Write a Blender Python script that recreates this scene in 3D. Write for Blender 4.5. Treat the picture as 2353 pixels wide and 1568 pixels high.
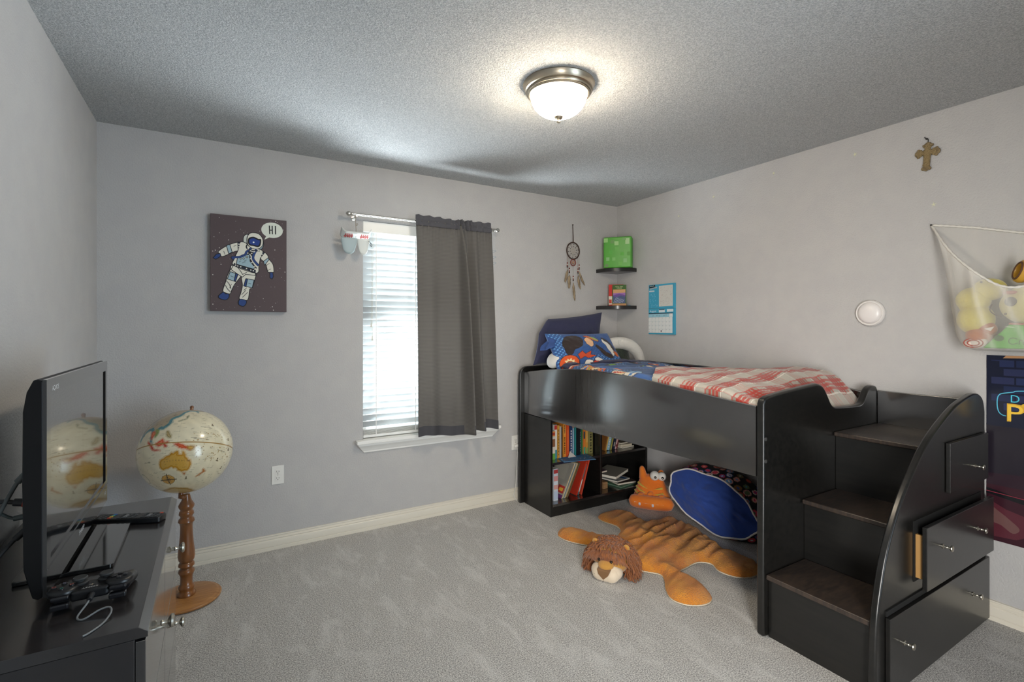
import bpy, bmesh, math, random
import numpy as np
from mathutils import Vector, Matrix, noise as mnoise

for o in list(bpy.data.objects):
    bpy.data.objects.remove(o)
S = bpy.context.scene
COL = S.collection
R = math.radians
rng = random.Random(7)

# ------------------------------------------------------------------ camera, world, lights, exposure
X0, X1, Y1, YR, HC = -0.534, 3.1055, 3.3655, -0.95, 2.44      # room: left, right, back, rear wall, ceiling height
cam = bpy.data.cameras.new('camera')
cam.sensor_width = 36.0
cam.lens = 36.0 * 1145.0 / 2353.0
cam.shift_y = -32.3 / 2353.0
cam.clip_start = 0.02
co = bpy.data.objects.new('camera', cam)
COL.objects.link(co)
co.location = (0, 0, 1.36)
co.rotation_euler = (R(90), 0, R(-30.8))
S.camera = co

wd = bpy.data.worlds.new('daylight')
S.world = wd
wd.use_nodes = True
bg = wd.node_tree.nodes['Background']
bg.inputs[0].default_value = (0.78, 0.9, 1.0, 1)
bg.inputs[1].default_value = 3.0


def area(name, loc, target, sx, sy, power, color, spread=180):
    l = bpy.data.lights.new(name, 'AREA')
    l.shape = 'RECTANGLE'
    l.size, l.size_y, l.energy, l.color = sx, sy, power, color
    l.spread = R(spread)
    o = bpy.data.objects.new(name, l)
    COL.objects.link(o)
    o.location = loc
    o.rotation_euler = (Vector(target) - Vector(loc)).to_track_quat('-Z', 'Y').to_euler()
    return o


area('window_daylight', (1.30, 4.0, 0.15), (1.30, 3.3, 1.6), 1.8, 1.2, 760, (0.84, 0.94, 1.0))
area('rear_cool_fill', (2.0, YR + 0.05, 1.25), (-0.5, 1.8, 1.4), 1.0, 2.1, 25, (0.68, 0.85, 1.0), 110)  # added cool fill for the left wall; its source is unseen
area('rear_fill', (-0.1, YR + 0.05, 1.0), (2.9, 2.0, 0.5), 0.6, 1.7, 29, (1.0, 0.985, 0.955), 90)  # added fill lamp behind the camera, brightens right wall and under the bed
vs = S.view_settings
vs.view_transform = 'Standard'
vs.look = 'None'
vs.exposure = 0.07
vs.gamma = 1.0
vs.use_curve_mapping = False

# ------------------------------------------------------------------ materials
def lin(h):
    if isinstance(h, str):
        h = h.lstrip('#')
        c = [int(h[i:i + 2], 16) / 255 for i in (0, 2, 4)]
    else:
        c = h
    return tuple((x / 12.92 if x <= 0.04045 else ((x + 0.055) / 1.055) ** 2.4) for x in c)


MC = {}


def M(name, col='#888888', rough=0.6, metal=0.0, bump=None, var=None, coat=0.0, ior=1.5, attr=None, trans=0.0,
      emit=None, sheen=0.0, wood=None, spec=0.5, alpha=1.0):
    """a principled material; bump=(scale, strength, distance[, detail]); var=(scale, other colour, amount)"""
    if name in MC:
        return MC[name]
    m = bpy.data.materials.new(name)
    m.use_nodes = True
    nt = m.node_tree
    N, L = nt.nodes, nt.links
    p = N['Principled BSDF']
    c = (*lin(col), 1)
    p.inputs['Base Color'].default_value = c
    p.inputs['Roughness'].default_value = rough
    p.inputs['Metallic'].default_value = metal
    p.inputs['IOR'].default_value = ior
    p.inputs['Specular IOR Level'].default_value = spec
    p.inputs['Coat Weight'].default_value = coat
    p.inputs['Coat Roughness'].default_value = 0.12
    p.inputs['Alpha'].default_value = alpha
    if sheen:
        p.inputs['Sheen Weight'].default_value = sheen
    tc = N.new('ShaderNodeTexCoord')
    src = None
    if attr:
        a = N.new('ShaderNodeAttribute')
        a.attribute_name = attr
        src = a.outputs['Color']
    if var:
        n = N.new('ShaderNodeTexNoise')
        n.inputs['Scale'].default_value = var[0]
        n.inputs['Detail'].default_value = 4
        mp = N.new('ShaderNodeMapping')
        if wood:
            mp.inputs['Scale'].default_value = wood
        L.new(tc.outputs['Object'], mp.inputs[0])
        L.new(mp.outputs[0], n.inputs['Vector'])
        mr = N.new('ShaderNodeMapRange')
        mr.inputs[1].default_value = 0.35
        mr.inputs[2].default_value = 0.65
        mr.inputs[4].default_value = var[2]
        L.new(n.outputs['Fac'], mr.inputs[0])
        mx = N.new('ShaderNodeMix')
        mx.data_type = 'RGBA'
        L.new(mr.outputs[0], mx.inputs[0])
        if src:
            L.new(src, mx.inputs[6])
        else:
            mx.inputs[6].default_value = c
        mx.inputs[7].default_value = (*lin(var[1]), 1)
        src = mx.outputs[2]
    if src:
        L.new(src, p.inputs['Base Color'])
    if bump:
        n = N.new('ShaderNodeTexNoise')
        n.inputs['Scale'].default_value = bump[0]
        n.inputs['Detail'].default_value = bump[3] if len(bump) > 3 else 2
        L.new(tc.outputs['Object'], n.inputs['Vector'])
        b = N.new('ShaderNodeBump')
        b.inputs['Strength'].default_value = bump[1]
        b.inputs['Distance'].default_value = bump[2]
        L.new(n.outputs['Fac'], b.inputs['Height'])
        L.new(b.outputs[0], p.inputs['Normal'])
    if trans:
        t = N.new('ShaderNodeBsdfTranslucent')
        if src:
            L.new(src, t.inputs[0])
        else:
            t.inputs[0].default_value = c
        ms = N.new('ShaderNodeMixShader')
        ms.inputs[0].default_value = trans
        L.new(p.outputs[0], ms.inputs[1])
        L.new(t.outputs[0], ms.inputs[2])
        L.new(ms.outputs[0], N['Material Output'].inputs[0])
    if emit:
        p.inputs['Emission Color'].default_value = (*lin(emit[0]), 1)
        p.inputs['Emission Strength'].default_value = emit[1]
    MC[name] = m
    return m


def C(h, rough=0.75):
    """a plain matt print / plastic colour"""
    return M('print_' + h.lstrip('#') + ('' if rough == 0.75 else '_%d' % (rough * 100)), h, rough)


# ------------------------------------------------------------------ mesh builder
def woff(o):
    v = Vector((0, 0, 0))
    while o:
        v = v + Vector(o.location)
        o = o.parent
    return v


def tag(o, label=None, cat=None, group=None, kind=None):
    if label: o['label'] = label
    if cat: o['category'] = cat
    if group: o['group'] = group
    if kind: o['kind'] = kind
    return o


def thing(name, loc, label, cat, group=None):
    o = bpy.data.objects.new(name, None)
    o.empty_display_size = 0.05
    COL.objects.link(o)
    o.location = loc
    return tag(o, label, cat, group)


class MB:
    """collects geometry in world coordinates and links it as one mesh object"""

    def __init__(s):
        s.V, s.F, s.I, s.X = [], [], [], Matrix.Identity(4)
        s.mats = []

    def mi(s, m):
        if m is None:
            return 0
        if m not in s.mats:
            s.mats.append(m)
        return s.mats.index(m)

    def add(s, vs, fs, m=None):
        k = len(s.V)
        i = s.mi(m)
        s.V += [tuple(s.X @ Vector(v)) for v in vs]
        for f in fs:
            s.F.append(tuple(k + a for a in f))
            s.I.append(i)
        return s

    def box(s, a, b, c, d, e, f, m=None):
        vs = [(x, y, z) for x in (a, b) for y in (c, d) for z in (e, f)]
        return s.add(vs, [(0, 1, 3, 2), (4, 6, 7, 5), (0, 4, 5, 1), (2, 3, 7, 6), (0, 2, 6, 4), (1, 5, 7, 3)], m)

    def frame(s, p0, p1):
        p0, p1 = Vector(p0), Vector(p1)
        d = (p1 - p0).normalized()
        u = d.orthogonal().normalized()
        return p0, p1, d, u, d.cross(u)

    def cyl(s, p0, p1, r0, r1=None, n=16, m=None):
        r1 = r0 if r1 is None else r1
        p0, p1, d, u, w = s.frame(p0, p1)
        vs = []
        for p, r in ((p0, r0), (p1, r1)):
            for k in range(n):
                a = 2 * math.pi * k / n
                vs.append(p + (u * math.cos(a) + w * math.sin(a)) * r)
        fs = [(k, (k + 1) % n, n + (k + 1) % n, n + k) for k in range(n)]
        fs += [tuple(range(n - 1, -1, -1)), tuple(range(n, 2 * n))]
        return s.add(vs, fs, m)

    def lathe(s, prof, c, n=32, m=None, axis=(0, 0, 1), cap=True):
        c, a = Vector(c), Vector(axis).normalized()
        u = a.orthogonal().normalized()
        if abs(a.z) > 0.999:
            u = Vector((1, 0, 0))
        w = a.cross(u)
        vs = []
        for r, z in prof:
            for k in range(n):
                t = 2 * math.pi * k / n
                vs.append(c + a * z + (u * math.cos(t) + w * math.sin(t)) * max(r, 1e-5))
        fs = []
        for j in range(len(prof) - 1):
            for k in range(n):
                k2 = (k + 1) % n
                fs.append((j * n + k, j * n + k2, (j + 1) * n + k2, (j + 1) * n + k))
        if cap:
            fs.append(tuple(range(n - 1, -1, -1)))
            q = (len(prof) - 1) * n
            fs.append(tuple(range(q, q + n)))
        return s.add(vs, fs, m)

    def tube(s, pts, r, n=8, m=None, closed=False):
        pts = [Vector(p) for p in pts]
        N = len(pts)
        rs = r if isinstance(r, (list, tuple)) else [r] * N
        vs = []
        u = None
        for i, p in enumerate(pts):
            if closed:
                d = (pts[(i + 1) % N] - pts[i - 1]).normalized()
            else:
                d = (pts[min(i + 1, N - 1)] - pts[max(i - 1, 0)]).normalized()
            if u is None:
                u = d.orthogonal().normalized()
            else:
                u = (u - d * u.dot(d))
                u = u.normalized() if u.length > 1e-6 else d.orthogonal().normalized()
            w = d.cross(u)
            for k in range(n):
                a = 2 * math.pi * k / n
                vs.append(p + (u * math.cos(a) + w * math.sin(a)) * rs[i])
        fs = []
        for i in range(N if closed else N - 1):
            j = (i + 1) % N
            for k in range(n):
                k2 = (k + 1) % n
                fs.append((i * n + k, i * n + k2, j * n + k2, j * n + k))
        if not closed:
            fs.append(tuple(range(n - 1, -1, -1)))
            fs.append(tuple(range((N - 1) * n, N * n)))
        return s.add(vs, fs, m)

    def prism(s, poly, ax, a0, a1, m=None):
        """poly in the two other axes (order x,y,z), extruded along ax from a0 to a1"""
        def P(p, a):
            return {'x': (a, p[0], p[1]), 'y': (p[0], a, p[1]), 'z': (p[0], p[1], a)}[ax]
        n = len(poly)
        vs = [P(p, a0) for p in poly] + [P(p, a1) for p in poly]
        fs = [(k, (k + 1) % n, n + (k + 1) % n, n + k) for k in range(n)]
        fs += [tuple(range(n - 1, -1, -1)), tuple(range(n, 2 * n))]
        return s.add(vs, fs, m)

    def grid(s, P, m=None, cu=False, cv=False):
        nu, nv = P.shape[:2]
        fs = []
        for i in range(nu if cu else nu - 1):
            for j in range(nv if cv else nv - 1):
                i2, j2 = (i + 1) % nu, (j + 1) % nv
                fs.append((i * nv + j, i2 * nv + j, i2 * nv + j2, i * nv + j2))
        return s.add([tuple(v) for v in P.reshape(-1, 3)], fs, m)

    def ball(s, c, r, nu=20, nv=12, m=None, rot=None):
        rx, ry, rz = (r, r, r) if isinstance(r, (int, float)) else r
        rot = rot or Matrix.Identity(3)
        c = Vector(c)
        vs = [c + rot @ Vector((0, 0, -rz))]
        for j in range(1, nv):
            t = -math.pi / 2 + math.pi * j / nv
            for k in range(nu):
                a = 2 * math.pi * k / nu
                vs.append(c + rot @ Vector((rx * math.cos(t) * math.cos(a), ry * math.cos(t) * math.sin(a), rz * math.sin(t))))
        vs.append(c + rot @ Vector((0, 0, rz)))
        fs = [(0, 1 + (k + 1) % nu, 1 + k) for k in range(nu)]
        for j in range(nv - 2):
            for k in range(nu):
                a, b = 1 + j * nu, 1 + (j + 1) * nu
                k2 = (k + 1) % nu
                fs.append((a + k, a + k2, b + k2, b + k))
        t = len(vs) - 1
        b = 1 + (nv - 2) * nu
        fs += [(b + k, b + (k + 1) % nu, t) for k in range(nu)]
        return s.add(vs, fs, m)

    def build(s, name, m=None, parent=None, smooth=40, bevel=None, seg=2, sub=0, cols=None, label=None, fix=True):
        me = bpy.data.meshes.new(name)
        off = woff(parent)
        me.from_pydata([Vector(v) - off for v in s.V], [], s.F)
        mats = s.mats or [m or M('plain')]
        for x in mats:
            me.materials.append(x)
        me.polygons.foreach_set('material_index', s.I)
        if cols is not None:
            ca = me.color_attributes.new('Col', 'FLOAT_COLOR', 'POINT')
            a = np.ones((len(s.V), 4), dtype=np.float32)
            a[:, :3] = cols
            ca.data.foreach_set('color', a.ravel())
        me.update()
        if fix:
            bm = bmesh.new()
            bm.from_mesh(me)
            bmesh.ops.recalc_face_normals(bm, faces=bm.faces)
            bm.to_mesh(me)
            bm.free()
        if smooth:
            me.polygons.foreach_set('use_smooth', [True] * len(me.polygons))
            me.set_sharp_from_angle(angle=R(smooth))
        o = bpy.data.objects.new(name, me)
        COL.objects.link(o)
        if parent:
            o.parent = parent
        if bevel:
            b = o.modifiers.new('bevel', 'BEVEL')
            b.width, b.segments, b.limit_method, b.angle_limit = bevel, seg, 'ANGLE', R(35)
            b.harden_normals = bool(smooth)
        if sub:
            q = o.modifiers.new('sub', 'SUBSURF')
            q.levels = q.render_levels = sub
        if label:
            o['label'] = label
        return o


class Art(MB):
    """flat print on a surface: frame o + u*x + v*y, every layer lifted a hair along n"""

    def __init__(s, o, u, v, w, h, step=0.0003):
        super().__init__()
        s.o, s.u, s.v = Vector(o), Vector(u), Vector(v)
        s.n = s.u.normalized().cross(s.v.normalized()).normalized()
        s.w, s.h, s.step, s.k = w, h, step, 0
        s.u.normalize()
        s.v.normalize()

    def at(s, p, L):
        return s.o + s.u * (p[0] * s.w) + s.v * (p[1] * s.h) + s.n * (L * s.step)

    def poly(s, pts, col, L=1):
        s.k += 1
        L = L + .02 * (s.k % 10)
        return s.add([s.at(p, L) for p in pts], [tuple(range(len(pts)))], C(col) if isinstance(col, str) else col)

    def rect(s, x0, y0, x1, y1, col, L=1):
        return s.poly([(x0, y0), (x1, y0), (x1, y1), (x0, y1)], col, L)

    def ell(s, cx, cy, rx, ry, col, L=1, n=24, rot=0.0):
        cs, sn = math.cos(rot), math.sin(rot)
        return s.poly([(cx + rx * math.cos(a) * cs - ry * math.sin(a) * sn, cy + rx * math.cos(a) * sn + ry * math.sin(a) * cs)
                       for a in (2 * math.pi * k / n for k in range(n))], col, L)

    def stroke(s, pts, wd, col, L=2, closed=False):
        """wd in metres"""
        q = [Vector((p[0] * s.w, p[1] * s.h)) for p in pts]
        if closed:
            q = q + [q[0], q[1]]
        q2 = [q[0]]
        for v in q[1:]:
            if (v - q2[-1]).length > 1e-6:
                q2.append(v)
        if closed:
            q2 = q2[:-2]
        s.k += 1
        L = L + .02 * (s.k % 10)
        n = len(q2)
        if n < 2:
            return s
        vs = []
        for i, v in enumerate(q2):
            a = q2[i - 1] if (i > 0 or closed) else v
            b = q2[(i + 1) % n] if (i < n - 1 or closed) else v
            d1, d2 = (v - a), (b - v)
            d1 = d1.normalized() if d1.length > 1e-9 else d2.normalized()
            d2 = d2.normalized() if d2.length > 1e-9 else d1
            m_ = d1 + d2
            m_ = m_.normalized() if m_.length > 1e-4 else d1
            e = Vector((-m_.y, m_.x))
            k = min(1.8, 1 / max(.3, abs(e.dot(Vector((-d1.y, d1.x))))))
            if not closed and i in (0, n - 1):
                v = v + m_ * (wd * .35 * (1 if i else -1))
            for sg in (-1, 1):
                w_ = v + e * (sg * wd / 2 * k)
                vs.append(s.at((w_.x / s.w, w_.y / s.h), L))
        fs = [(2 * i, 2 * ((i + 1) % n), 2 * ((i + 1) % n) + 1, 2 * i + 1) for i in range(n if closed else n - 1)]
        return s.add(vs, fs, C(col) if isinstance(col, str) else col)

    def text(s, t, x, y, hgt, col, L=3, xs=1.0, rot=0.0):
        """t with its lower left at (x, y); hgt = cap height in metres"""
        s.k += 1
        L = L + .02 * (s.k % 10)
        vs, fs, hh = text_mesh(t)
        k = hgt / hh
        cs, sn = math.cos(rot), math.sin(rot)
        out = []
        for a, b in vs:
            a, b = a * k * xs, b * k
            a, b = a * cs - b * sn, a * sn + b * cs
            out.append(s.at((x + a / s.w, y + b / s.h), L))
        return s.add(out, fs, C(col) if isinstance(col, str) else col)


TX = {}


def text_mesh(t):
    if t not in TX:
        cu = bpy.data.curves.new('lettering', 'FONT')
        cu.body = t
        cu.resolution_u = 3
        o = bpy.data.objects.new('lettering', cu)
        COL.objects.link(o)
        dg = bpy.context.evaluated_depsgraph_get()
        dg.update()
        me = o.evaluated_get(dg).to_mesh()
        vs = [(v.co.x, v.co.y) for v in me.vertices]
        fs = [tuple(p.vertices) for p in me.polygons]
        o.evaluated_get(dg).to_mesh_clear()
        bpy.data.objects.remove(o)
        bpy.data.curves.remove(cu)
        TX[t] = (vs, fs, 0.7)
    return TX[t]


def spline(pts, n, closed=False):
    """Catmull-Rom through points, n samples per span"""
    P = [np.array(p, float) for p in pts]
    N = len(P)
    out = []
    for i in range(N if closed else N - 1):
        if closed:
            a, b, c, d = P[i - 1], P[i], P[(i + 1) % N], P[(i + 2) % N]
        else:
            a, b, c, d = P[max(i - 1, 0)], P[i], P[i + 1], P[min(i + 2, N - 1)]
        for k in range(n):
            t = k / n
            out.append(0.5 * (2 * b + (c - a) * t + (2 * a - 5 * b + 4 * c - d) * t * t + (3 * b - a - 3 * c + d) * t ** 3))
    if not closed:
        out.append(P[-1])
    return [tuple(x) for x in out]


def nz(x, y, z=0.0):
    return mnoise.noise(Vector((x, y, z)))


def inside(poly, x, y):
    """vectorised point in polygon"""
    r = np.zeros(x.shape, bool)
    n = len(poly)
    for i in range(n):
        x1, y1 = poly[i]
        x2, y2 = poly[(i + 1) % n]
        c = ((y1 > y) != (y2 > y))
        with np.errstate(divide='ignore', invalid='ignore'):
            xi = (x2 - x1) * (y - y1) / (y2 - y1 + 1e-12) + x1
        r ^= c & (x < xi)
    return r


def polydist(poly, x, y, closed=True):
    """vectorised distance to a polyline"""
    d = np.full(x.shape, 1e9)
    n = len(poly)
    for i in range(n if closed else n - 1):
        x1, y1 = poly[i]
        x2, y2 = poly[(i + 1) % n]
        dx, dy = x2 - x1, y2 - y1
        t = np.clip(((x - x1) * dx + (y - y1) * dy) / (dx * dx + dy * dy + 1e-12), 0, 1)
        d = np.minimum(d, np.hypot(x - x1 - t * dx, y - y1 - t * dy))
    return d


def rrect(x0, y0, x1, y1, r, n=5):
    out = []
    for cx, cy, a in ((x1 - r, y1 - r, 0), (x0 + r, y1 - r, 90), (x0 + r, y0 + r, 180), (x1 - r, y0 + r, 270)):
        for k in range(n + 1):
            t = R(a + 90 * k / n)
            out.append((cx + r * math.cos(t), cy + r * math.sin(t)))
    return out

# ------------------------------------------------------------------ materials of the room
def surf(name, ca, cb, vscale, bscale, bstr, bdist, rough=0.9, det=3, drough=0.5, lo=0.38, hi=0.62):
    """painted or piled surface: mottled colour plus a two-octave bump"""
    m = M(name, ca, rough)
    nt = m.node_tree
    N, L = nt.nodes, nt.links
    p = N['Principled BSDF']
    p.inputs['Specular IOR Level'].default_value = 0.3
    tc = N.new('ShaderNodeTexCoord')
    n = N.new('ShaderNodeTexNoise')
    n.inputs['Scale'].default_value = vscale
    n.inputs['Detail'].default_value = det
    n.inputs['Roughness'].default_value = drough
    L.new(tc.outputs['Object'], n.inputs['Vector'])
    mr = N.new('ShaderNodeMapRange')
    mr.inputs[1].default_value, mr.inputs[2].default_value = lo, hi
    L.new(n.outputs['Fac'], mr.inputs[0])
    mx = N.new('ShaderNodeMix')
    mx.data_type = 'RGBA'
    mx.inputs[6].default_value = (*lin(ca), 1)
    mx.inputs[7].default_value = (*lin(cb), 1)
    L.new(mr.outputs[0], mx.inputs[0])
    L.new(mx.outputs[2], p.inputs['Base Color'])
    b1 = N.new('ShaderNodeTexNoise')
    b1.inputs['Scale'].default_value = bscale
    b1.inputs['Detail'].default_value = det
    b1.inputs['Roughness'].default_value = drough + .05
    L.new(tc.outputs['Object'], b1.inputs['Vector'])
    b = N.new('ShaderNodeBump')
    b.inputs['Strength'].default_value = bstr
    b.inputs['Distance'].default_value = bdist
    L.new(b1.outputs['Fac'], b.inputs['Height'])
    L.new(b.outputs[0], p.inputs['Normal'])
    return m, N, L, p, mx, tc


mwall = surf('grey_orange_peel_paint', '#b9b7b6', '#bcbab8', 9, 115, 0.45, 0.007)[0]
mceil = surf('white_popcorn_ceiling', '#d3d5d5', '#fbfbfa', 190, 140, 1.0, 0.030, det=4, drough=0.6)[0]  # grey speckle in the colour stands in for shade in the popcorn hollows
mcarp, N_, L_, p_, mx_, tc_ = surf('grey_carpet_pile', '#8b8885', '#f8f5f0', 190, 260, 0.8, 0.006, det=7, drough=0.85, lo=0.45, hi=0.55)
# brushed pile: paler streaks where it was walked on and vacuumed
n2 = N_.new('ShaderNodeTexNoise')
n2.inputs['Scale'].default_value = 4.2
n2.inputs['Detail'].default_value = 9
n2.inputs['Roughness'].default_value = 0.70
n2.inputs['Distortion'].default_value = 0.5
mp2 = N_.new('ShaderNodeMapping')
mp2.inputs['Rotation'].default_value = (0, 0, R(35))
mp2.inputs['Scale'].default_value = (2.4, 0.9, 1)
L_.new(tc_.outputs['Object'], mp2.inputs[0])
L_.new(mp2.outputs[0], n2.inputs['Vector'])
mr2 = N_.new('ShaderNodeMapRange')
mr2.inputs[1].default_value, mr2.inputs[2].default_value, mr2.inputs[3].default_value, mr2.inputs[4].default_value = 0.50, 0.66, 0, 0.50
L_.new(n2.outputs['Fac'], mr2.inputs[0])
mx2 = N_.new('ShaderNodeMix')
mx2.data_type = 'RGBA'
L_.new(mr2.outputs[0], mx2.inputs[0])
L_.new(mx_.outputs[2], mx2.inputs[6])
mx2.inputs[7].default_value = (*lin('#f3f1ed'), 1)
L_.new(mx2.outputs[2], p_.inputs['Base Color'])

mtrim = M('cream_gloss_trim', '#ded7c8', 0.35)
mwhite = M('white_gloss_paint', '#ecebe6', 0.35)

# ------------------------------------------------------------------ room shell
WX0, WX1, WZ0, WZ1 = 0.848, 1.829, 0.605, 2.071      # window opening
T = 0.12
b = MB()
b.box(X0 - T, X1 + T, YR - T, Y1 + 0.2, -0.1, 0)
tag(b.build('floor', mcarp, smooth=0), kind='structure')
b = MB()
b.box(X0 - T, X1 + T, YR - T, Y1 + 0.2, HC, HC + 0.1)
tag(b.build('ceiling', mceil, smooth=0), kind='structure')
b = MB()
b.box(X0 - T, X0, YR, Y1, 0, HC)
tag(b.build('wall_left', mwall, smooth=0), kind='structure')
b = MB()
b.box(X1, X1 + T, YR, Y1, 0, HC)
tag(b.build('wall_right', mwall, smooth=0), kind='structure')
b = MB()
WT = 0.14
# one mesh with a hole: front face ring, back face ring, reveals
o4 = [(X0 - T, 0), (X1 + T, 0), (X1 + T, HC), (X0 - T, HC)]
i4 = [(WX0, WZ0), (WX1, WZ0), (WX1, WZ1), (WX0, WZ1)]
vs = [(x, y, z) for y in (Y1, Y1 + WT) for (x, z) in o4 + i4]
fs = []
for q in (0, 8):
    for k in range(4):
        fs.append((q + k, q + (k + 1) % 4, q + 4 + (k + 1) % 4, q + 4 + k))
for k in range(4):
    fs.append((k, (k + 1) % 4, 8 + (k + 1) % 4, 8 + k))
    fs.append((4 + k, 4 + (k + 1) % 4, 12 + (k + 1) % 4, 12 + k))
b.add(vs, fs)
tag(b.build('wall_back', mwall, smooth=0), kind='structure')
b = MB()                                           # unseen rear wall; wide opening put in for the fill lamps
b.box(X0 - T, -0.42, YR - T, YR, 0, HC)
b.box(2.55, X1 + T, YR - T, YR, 0, HC)
b.box(-0.42, 2.55, YR - T, YR, 2.35, HC)
b.box(-0.54, -0.42, YR - 1.3, YR - T, 0, HC)            # unseen shell added behind the opening to keep sky light out
b.box(2.55, 2.67, YR - 1.3, YR - T, 0, HC)
b.box(-0.54, 2.67, YR - 1.42, YR - 1.3, 0, HC)
b.box(-0.54, 2.67, YR - 1.42, YR - T, HC, HC + .1)
b.box(-0.54, 2.67, YR - 1.42, YR - T, -.1, 0)
tag(b.build('wall_front', mwall, smooth=0), kind='structure')

BP = [(0, 0), (.015, 0), (.015, .018), (.0120, .0205), (.0138, .0235), (.0138, .052), (.0120, .060), (.0085, .0645), (.0112, .067), (.0112, .071), (.008, .0755), (.0045, .081), (.0088, .0835),
      (.0095, .087), (.0085, .0905), (.004, .092), (0, .092)]
b = MB()
b.prism([(Y1 - p, z) for p, z in BP], 'x', X0, X1)
tag(b.build('baseboard_back', mtrim, smooth=25), kind='structure')
b = MB()
b.prism([(X1 - p, z) for p, z in BP], 'y', YR, Y1 - 0.014)
tag(b.build('baseboard_right', mtrim, smooth=25), kind='structure')
b = MB()
b.prism([(X0 + p, z) for p, z in BP], 'y', YR, Y1 - 0.014)
tag(b.build('baseboard_left', mtrim, smooth=25), kind='structure')

# window: frame, sash, pane; sill board with apron is a trim
w = bpy.data.objects.new('window_1', None)
COL.objects.link(w)
w.location = ((WX0 + WX1) / 2, Y1 + 0.1, WZ0)
tag(w, kind='structure')
b = MB()
fr = 0.045
ya, yb = Y1 + 0.085, Y1 + 0.135
b.box(WX0, WX1, ya, yb, WZ1 - fr, WZ1)
b.box(WX0, WX1, ya, yb, WZ0, WZ0 + fr)
b.box(WX0, WX0 + fr, ya, yb, WZ0 + fr, WZ1 - fr)
b.box(WX1 - fr, WX1, ya, yb, WZ0 + fr, WZ1 - fr)
zm = (WZ0 + WZ1) / 2
b.box(WX0 + fr, WX1 - fr, ya, yb, zm - 0.025, zm + 0.025)
b.build('window_frame', mwhite, w, smooth=0)
gl = bpy.data.materials.new('clear_glass')
gl.use_nodes = True
nt = gl.node_tree
nt.nodes.remove(nt.nodes['Principled BSDF'])
t1 = nt.nodes.new('ShaderNodeBsdfTransparent')
g1 = nt.nodes.new('ShaderNodeBsdfGlossy')
g1.inputs['Roughness'].default_value = 0.02
ms = nt.nodes.new('ShaderNodeMixShader')
ms.inputs[0].default_value = 0.07
nt.links.new(t1.outputs[0], ms.inputs[1])
nt.links.new(g1.outputs[0], ms.inputs[2])
nt.links.new(ms.outputs[0], nt.nodes['Material Output'].inputs[0])
for z0, z1 in ((WZ0 + fr, zm - 0.025), (zm + 0.025, WZ1 - fr)):
    b = MB()
    b.box(WX0 + fr, WX1 - fr, ya + 0.02, ya + 0.024, z0, z1)
    b.build('pane', gl, w, smooth=0)
b = MB()
b.box(WX0, WX1, Y1 - 0.002, Y1 + 0.084, WZ0 - 0.02, WZ0 + 0.004)
b.prism([(WX0 - 0.05, Y1 - 0.055), (WX1 + 0.05, Y1 - 0.055), (WX1 + 0.05, Y1), (WX0 - 0.05, Y1)], 'z', WZ0 - 0.02, WZ0 + 0.004)
ap = [(Y1, 0.585), (Y1 - 0.045, 0.585), (Y1 - 0.043, 0.572), (Y1 - 0.03, 0.562), (Y1 - 0.022, 0.545), (Y1 - 0.012, 0.533), (Y1 - 0.012, 0.522), (Y1, 0.518)]
k = len(ap)
vsa = []
for x, sgn in ((WX0 - 0.045, 1), (WX1 + 0.045, -1)):
    for (y, z) in ap:
        vsa.append((x + sgn * (0.585 - z) * 0.75, y, z))
b.add(vsa, [(i, (i + 1) % k, k + (i + 1) % k, k + i) for i in range(k)] + [tuple(range(k - 1, -1, -1)), tuple(range(k, 2 * k))])
tag(b.build('trim_1', mwhite, smooth=30, bevel=0.004), kind='structure')

# ------------------------------------------------------------------ blind, curtain, rod
mslat = M('white_blind_slat', '#d2d6d6', 0.5, trans=0.14)
bl = thing('window_blind', ((WX0 + WX1) / 2, Y1 + 0.045, WZ0 + 0.004), 'white horizontal slat blind lowered in the window beside the curtain', 'window blind')
b = MB()
b.box(WX0 + 0.004, WX1 - 0.004, Y1 + 0.008, Y1 + 0.066, 2.012, 2.068)
b.box(WX0 + 0.001, WX1 - 0.001, Y1 + 0.002, Y1 + 0.008, 1.998, 2.07)
b.build('headrail', mwhite, bl, bevel=0.003)
zb, zt = 0.70, 1.992
ns = 31
yc = Y1 + 0.04
tilt = R(57)
for i in range(ns):
    z = zb + (zt - zb) * i / (ns - 1)
    P = np.zeros((9, 2, 3))
    for k in range(9):
        s_ = (k / 8 - 0.5) * 0.05
        cr = 0.003 * (1 - (2 * (k / 8 - 0.5)) ** 2)
        dy = s_ * math.cos(tilt) - cr * math.sin(tilt)
        dz = s_ * math.sin(tilt) * -1 + cr * math.cos(tilt)
        P[k, 0] = (WX0 + 0.006, yc + dy, z + dz)
        P[k, 1] = (WX1 - 0.006, yc + dy, z + dz)
    b = MB()
    b.grid(P)
    o = b.build('slat', mslat, bl, smooth=60, fix=False)
    sm = o.modifiers.new('thick', 'SOLIDIFY')
    sm.thickness = 0.0022
b = MB()
b.box(WX0 + 0.006, WX1 - 0.006, yc - 0.026, yc + 0.026, WZ0 + 0.010, WZ0 + 0.028)
for k in range(5):
    b.box(WX0 + 0.006, WX1 - 0.006, yc - 0.025, yc + 0.025, WZ0 + 0.031 + k * 0.007, WZ0 + 0.034 + k * 0.007)
b.build('bottom_rail', mwhite, bl, bevel=0.001)
for x in (0.94, 1.22):
    b = MB()
    b.box(x - 0.0025, x + 0.0025, yc - 0.028, yc - 0.0265, WZ0 + 0.02, 2.0)
    b.build('ladder_cord', mwhite, bl, smooth=0)
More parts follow.
